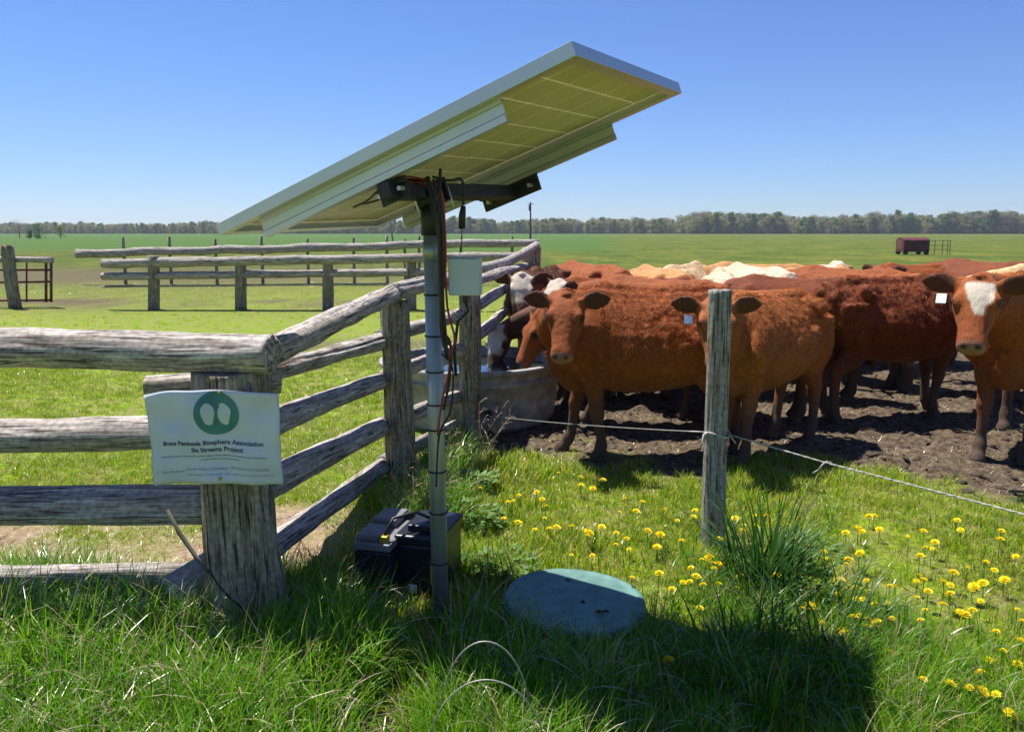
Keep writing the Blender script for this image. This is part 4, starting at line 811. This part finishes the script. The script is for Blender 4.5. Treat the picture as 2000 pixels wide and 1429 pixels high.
# drinkers
cow((1.15,6.72),(-.99,-.02),RED,'red cow behind the front one with its head down at the tank',at(1055,620,6.85),(-1,-.35),62,.95,.016,(0,.05,0,0),0,coat=True)
cow((.86,7.78),(-.93,-.36),BRN,'dark brown cow with a pale muzzle drinking over the far right rim of the tank',at(975,645,7.62),(-.6,-1),66,.85,.018,(0,0,0,0),1)
cow((.36,9.25),(-.28,-.96),BRN,'white faced brown cow looking over the drinkers beside the tall end post',at(1020,541,8.3),(-.12,-1),60,.98,.016,(0,0,0,0),1,headk=1.08)
# crowd behind
cow((.90,9.5),(-.45,.89),RED,'red cow behind the drinkers seen from the rump, highest back left of centre',None,None,40,1.01,.02,hips=.01)
cow((.98,8.55),(-.9,-.4),RED,'white headed red cow behind the front cow, only its pale poll showing',at(1096,553,8.1),(-.8,-.6),50,.92,.02,white=3)
cow((1.35,7.55),(-.8,.6),RED,'red cow second row back, right behind the front cow, left of the pale ones',None,None,50,.96,.02)
cow((1.72,9.6),(-.25,.97),BUFF,'buff cow in the back row just left of the cream cow',None,None,45,.97,.02)
cow((2.15,10.3),(.55,.83),CREAM,'cream cow in the back row left of the two white backs',None,None,50,.98,.02)
cow((2.28,8.9),(.15,.98),(.58,.48,.34),'white cow left of the pair of white backs behind the round post',None,None,50,.96,.02,hips=.01)
cow((2.78,9.4),(-.25,.96),(.60,.50,.36),'white cow right of the pair of white backs behind the round post',None,None,50,.99,.02,hips=.01)
cow((1.95,7.0),(-.97,.2),TAN,'tan cow half hidden behind the light brown cow at the round post',at(1300,610,7.2),(-1,.2),60,.91,.02)
cow((2.75,7.95),(-.95,.3),DRED,'dark red cow behind the side on cow, back in the third row',at(1500,556,8.3),(-.4,-1),55,.95,.02)
cow((3.62,8.85),(-.72,.69),RED,'red cow in the back row with the shaggiest back, centre right',None,None,45,.99,.02,hips=.02)
cow((3.1,10.4),(-.9,.3),BUFF,'buff cow far back just right of the two white backs',None,None,45,.98,.022)
cow((4.85,9.9),(-.93,-.35),RED,'red cow in the back row lifting an ear with a blue tag',at(1728,524,9.3),(-.9,-.5),50,.99,.02,tagm=M_tagb,tagside=-1)
cow((4.45,8.15),(-.97,.22),TAN,'tan cow with pale patches just behind the dark red side on cow',None,None,50,.95,.02,white=4)
cow((5.55,9.6),(-.45,.89),DRED,'dark red cow at the back whose hips rise left of the pale yellow cow',None,None,45,1.03,.02,hips=.02)
cow((6.0,9.0),(-1,.05),(.72,.52,.27),'pale yellow cow along the right edge behind the blazed cow',at(1835,575,8.9),(-1,-.1),60,1.0,.02,fat=1.05)
cow((5.0,7.5),(-.95,.3),TAN,'orange brown cow behind the blazed cow at the right edge',at(1950,610,7.7),(-1,0),60,.98,.022)
cow((1.62,8.35),(-.5,-.86),RED,'red cow with a raised head and blaze showing above the front cow',at(1338,562,7.75),(-.5,-1),58,.93,.018,white=2)
cow((3.9,9.9),(-.7,-.7),DRED,'dark red cow at the back with ears raised, left of the blue tagged one',at(1640,548,8.9),(-.3,-1),55,.93,.02)
cow((4.3,10.9),(-.3,-.95),BUFF,'buff cow with white patches in the farthest row',None,None,50,.98,.022,white=4)
# ------------------------------------------------------------------ dandelions
fl=[(100,420),(85,285),(105,220),(215,250),(20,50),(285,95),(495,135),(540,170),(600,180),(770,170),(600,130),(660,130),(1070,225),(1155,215),(1245,205),(1395,240),(1475,210),(1535,270),(1880,205),(1875,255),(875,290),(955,315),(965,345),(1085,355),(1145,330),(1040,455),(1180,455),(1125,490),(1195,510),(1300,490),(1335,490),(1450,440),(1440,470),(1500,515),(1580,470),(1615,530),(1740,495),(1705,400),(1800,370),(1845,410),(1900,455),(1775,565),(1965,605),(1670,620),(1730,610),(1130,545),(1165,550),(1225,575),(1290,560),(735,530),(865,530),(805,585),(850,600),(890,590),(945,665),(1060,720),(1110,640),(1140,640),(1185,655),(1235,675),(1185,690),(1310,655),(1855,720),(1990,670),(1980,770),(1890,820),(1815,865),(1775,935),(1780,1030),(1800,1050),(1855,1050),(1925,1150),(310,590),(225,465),(165,500),(265,385),(290,430),(320,345),(350,350),(380,365),(410,365),(430,370),(500,375),(525,430),(145,870),(1575,580),(1485,600)]
pxs=[(1250+.375*a,960+.375*b) for a,b in fl]
fl2=[(770,470),(780,575),(735,620),(780,610),(890,685),(865,690),(845,770),(1110,548),(1215,570),(1217,607),(1275,620),(1323,585),(1510,685),(1615,720),(1050,712),(1065,815),(995,820),(1100,805),(1175,800),(1250,825),(1265,835),(1318,800),(1388,835),(1437,858),(1385,885),(1605,845),(1585,900),(1650,1100)]
pxs+=[(640+.406*a,700+.406*b) for a,b in fl2]
rf=np.random.default_rng(5)
for _ in range(70):
    x_=rf.uniform(1010,1995); y_=rf.uniform(925,1150) if x_<1450 else rf.uniform(1010,1400)
    g_=gp(x_,y_)
    if mudmask(np.array([g_[0]]),np.array([g_[1]]))[0]<.3 and lidfree(g_[0],g_[1]) and not (x_<1720 and y_>1180): pxs.append((x_,y_))
def flower_mesh(seed):
    r_=random.Random(seed); mb=MB()
    for ring_,(n_,r0,r1,z0,z1) in enumerate(((18,.004,.021,.0,.002),(16,.003,.017,.003,.007),(12,.002,.011,.006,.011),(7,.001,.006,.008,.013))):
        for k in range(n_):
            a=6.283*(k+r_.random()*.5)/n_; q=.0042; c_,s_=math.cos(a),math.sin(a); rr1=r1*r_.uniform(.85,1.1)
            mb.add([(r0*c_+s_*q*.4,r0*s_-c_*q*.4,z0),(r0*c_-s_*q*.4,r0*s_+c_*q*.4,z0),(rr1*c_-s_*q*.7,rr1*s_+c_*q*.7,z1+.001),(rr1*c_+s_*q*.7,rr1*s_-c_*q*.7,z1-.001)],[(0,1,2,3)])
    return mesh('flower_head',mb.v,mb.f,M_yflower)
FM=[flower_mesh(s) for s in range(4)]; sm_=MB().tube([(0,0,-1),(.02,.01,-.5),(0,0,0)],.06,5); 
for i,(x,y) in enumerate(pxs):
    if not lidfree(*[q*.95 for q in gp(x,y)]): continue
    r_=random.Random(i); hgt=r_.uniform(.065,.11); gx,gy=gp(x,y); k=(H-hgt)/H; gx*=k; gy*=k; z0=float(gz(gx,gy)); s_=r_.uniform(.55,1.2)
    if x<1010: wh='left of the leafy strip of light, beside the fence shadow'; wh='near the fence shadow right of the steel pole'
    elif y>1290: wh='at the lower right corner of the lawn' if x>1700 else 'in the dark panel shadow at the bottom'
    elif x<1375: wh='just above the round green lid' if y>1040 else 'between the lid and the front cow'
    elif x<1460: wh='clustered at the foot of the round post'
    elif y<1110: wh='close to the muddy edge under the rope'
    elif x<1620: wh='among the blades of the tall dark grass clump'
    elif x<1790: wh='in the middle of the bright lawn right of the grass clump'
    else: wh='far out on the right side of the bright lawn'
    o=empty('dandelion',(gx,gy,z0),r_.random()*6.28); tag(o,'yellow dandelion '+wh,'flower','dandelions '+wh)
    h_=link('flower_head',FM[i%4],o,(0,0,hgt)); h_.scale=(s_,)*3; h_.rotation_euler=(r_.uniform(-.1,.5),r_.uniform(-.35,.35),r_.random()*6)
    s2_=MB().tube([(0,0,-.01),(.006*r_.uniform(-1,1),.006*r_.uniform(-1,1),hgt*.5),(0,0,hgt)],.0018,5).build('stem',M_stem,o)
# ------------------------------------------------------------------ clumps and weeds
def clump(name,loc,n_,h0,h1,w0,w1,b0,b1,mat,seed,lab,catg,rad=.10,l1=.6):
    o=tuft(name,mat,n_,rad,h0,h1,w0,w1,b0,b1,.05,l1,8,seed); COL.objects.link(o); o.location=(loc[0],loc[1],float(gz(*loc))); return tag(o,lab,catg)
clump('grass_clump',(1.12,3.50),190,.28,.62,.008,.016,.3,1.3,M_dark,301,'tall dark broad bladed grass clump at the foot of the round post','grass clump',.13,.7)
clump('grass_clump',(1.25,3.12),150,.18,.44,.008,.015,.4,1.6,M_dark,302,'low dark grass clump in the panel shadow, nearer than the tall clump','grass clump',.2,.9)
clump('grass_clump',(.85,2.75),170,.15,.36,.006,.013,.5,1.8,M_dark,303,'flattened dark grass clump in the shadow below the green lid','grass clump',.25,1.0)
clump('grass_clump',(-.04,2.29),420,.14,.32,.003,.0065,.2,1.4,M_long,304,'bright lit tuft of long grass inside the wire hoops','grass clump',.2,.6)
clump('grass_clump',(-1.45,2.5),150,.15,.34,.003,.007,.3,1.5,M_long,305,'long bright grass clump at the lower left below the rails','grass clump',.25,.6)
clump('grass_clump',(-.72,2.62),150,.16,.36,.003,.007,.3,1.4,M_long,306,'long green grass clump right of the foot of the notice post','grass clump',.2,.6)
def weed(loc,h,n_,seed,lab):
    r_=random.Random(seed); mb=MB()
    for k in range(n_):
        a=r_.random()*6.28; l_=r_.uniform(.1,.5); p=Vector((r_.uniform(-.05,.05),r_.uniform(-.05,.05),-.02)); pts=[p.copy()]; d_=Vector((math.cos(a)*l_,math.sin(a)*l_,1))
        for q in range(7): p=p+d_.normalized()*h*r_.uniform(.8,1.1)/7; d_+=Vector((r_.uniform(-.2,.2),r_.uniform(-.2,.2),-.05)); pts.append(p.copy())
        mb.tube(pts,[.0028-.0003*q for q in range(8)],4)
        for q in range(3,8):
            for j in range(2): t=pts[q]; e_=Vector((r_.uniform(-1,1),r_.uniform(-1,1),r_.uniform(0,1))).normalized()*.05; mb.tube([t,t+e_,t+e_*1.4+Vector((0,0,-.01))],[.0016,.001,.002],3)
    o=mb.build('dry_weed',M_stalk,None,(loc[0],loc[1],float(gz(*loc)))); return tag(o,lab,'weed')
weed((-.46,4.55),.5,9,1,'dry brown weed stalks between the second post and the steel pole'); weed((-.24,5.2),.55,9,2,'dry brown weed stalks leaning beside the water tank'); weed((-.52,4.0),.42,8,3,'tangle of dead stems just behind the batteries')
def leafy(loc,n_,s,seed,lab):
    r_=random.Random(seed); mb=MB()
    for k in range(n_):
        a=r_.random()*6.28; q=r_.random()**.5*s; z=r_.uniform(.015,.12)*(.35 if s>.15 else 1); b=Vector((q*math.cos(a),q*math.sin(a),z)); l_=r_.uniform(.03,.06); dv=Vector((math.cos(a),math.sin(a),r_.uniform(-.2,.6))).normalized(); sv=dv.cross(Vector((0,0,1))).normalized()*l_*.38; up_=Vector((0,0,-l_*.15))
        mb.tube([(0,0,-.01),b*.6+Vector((0,0,.01)),b+dv*.004],.0012,3)
        mb.add([b,b+dv*l_*.5+sv+up_,b+dv*l_,b+dv*l_*.5-sv+up_,b+dv*l_*.5],[(0,1,4),(1,2,4),(2,3,4),(3,0,4)])
    o=mb.build('leafy_weed',M_weed,None,(loc[0],loc[1],float(gz(*loc)))); return tag(o,lab,'weed')
leafy((-.20,4.3),130,.14,1,'low leafy green weed just right of the steel pole'); leafy((-.05,3.75),110,.16,2,'leafy weed between the pole and the round lid'); leafy((1.5,3.95),90,.16,3,'patch of leafy clover right of the round post'); leafy((-.25,4.9),120,.14,4,'leafy weed in the fence shadow near the tank')

# ------------------------------------------------------------------ air
hz=MB().box((0,500,12),(2900,1400,30.0)); hm=bpy.data.materials.new('air'); hm.use_nodes=True; hn=hm.node_tree; hn.nodes.remove(hn.nodes['Principled BSDF'])
pv=N(hn,'VolumePrincipled'); pv.inputs['Color'].default_value=(.80,.88,1,1); pv.inputs['Density'].default_value=.00024; pv.inputs['Anisotropy'].default_value=.3; hn.links.new(pv.outputs[0],hn.nodes['Material Output'].inputs['Volume'])
ho=hz.build('haze',hm); tag(ho,'thin pale blue summer haze over the far field and woodland','haze',kind='stuff')
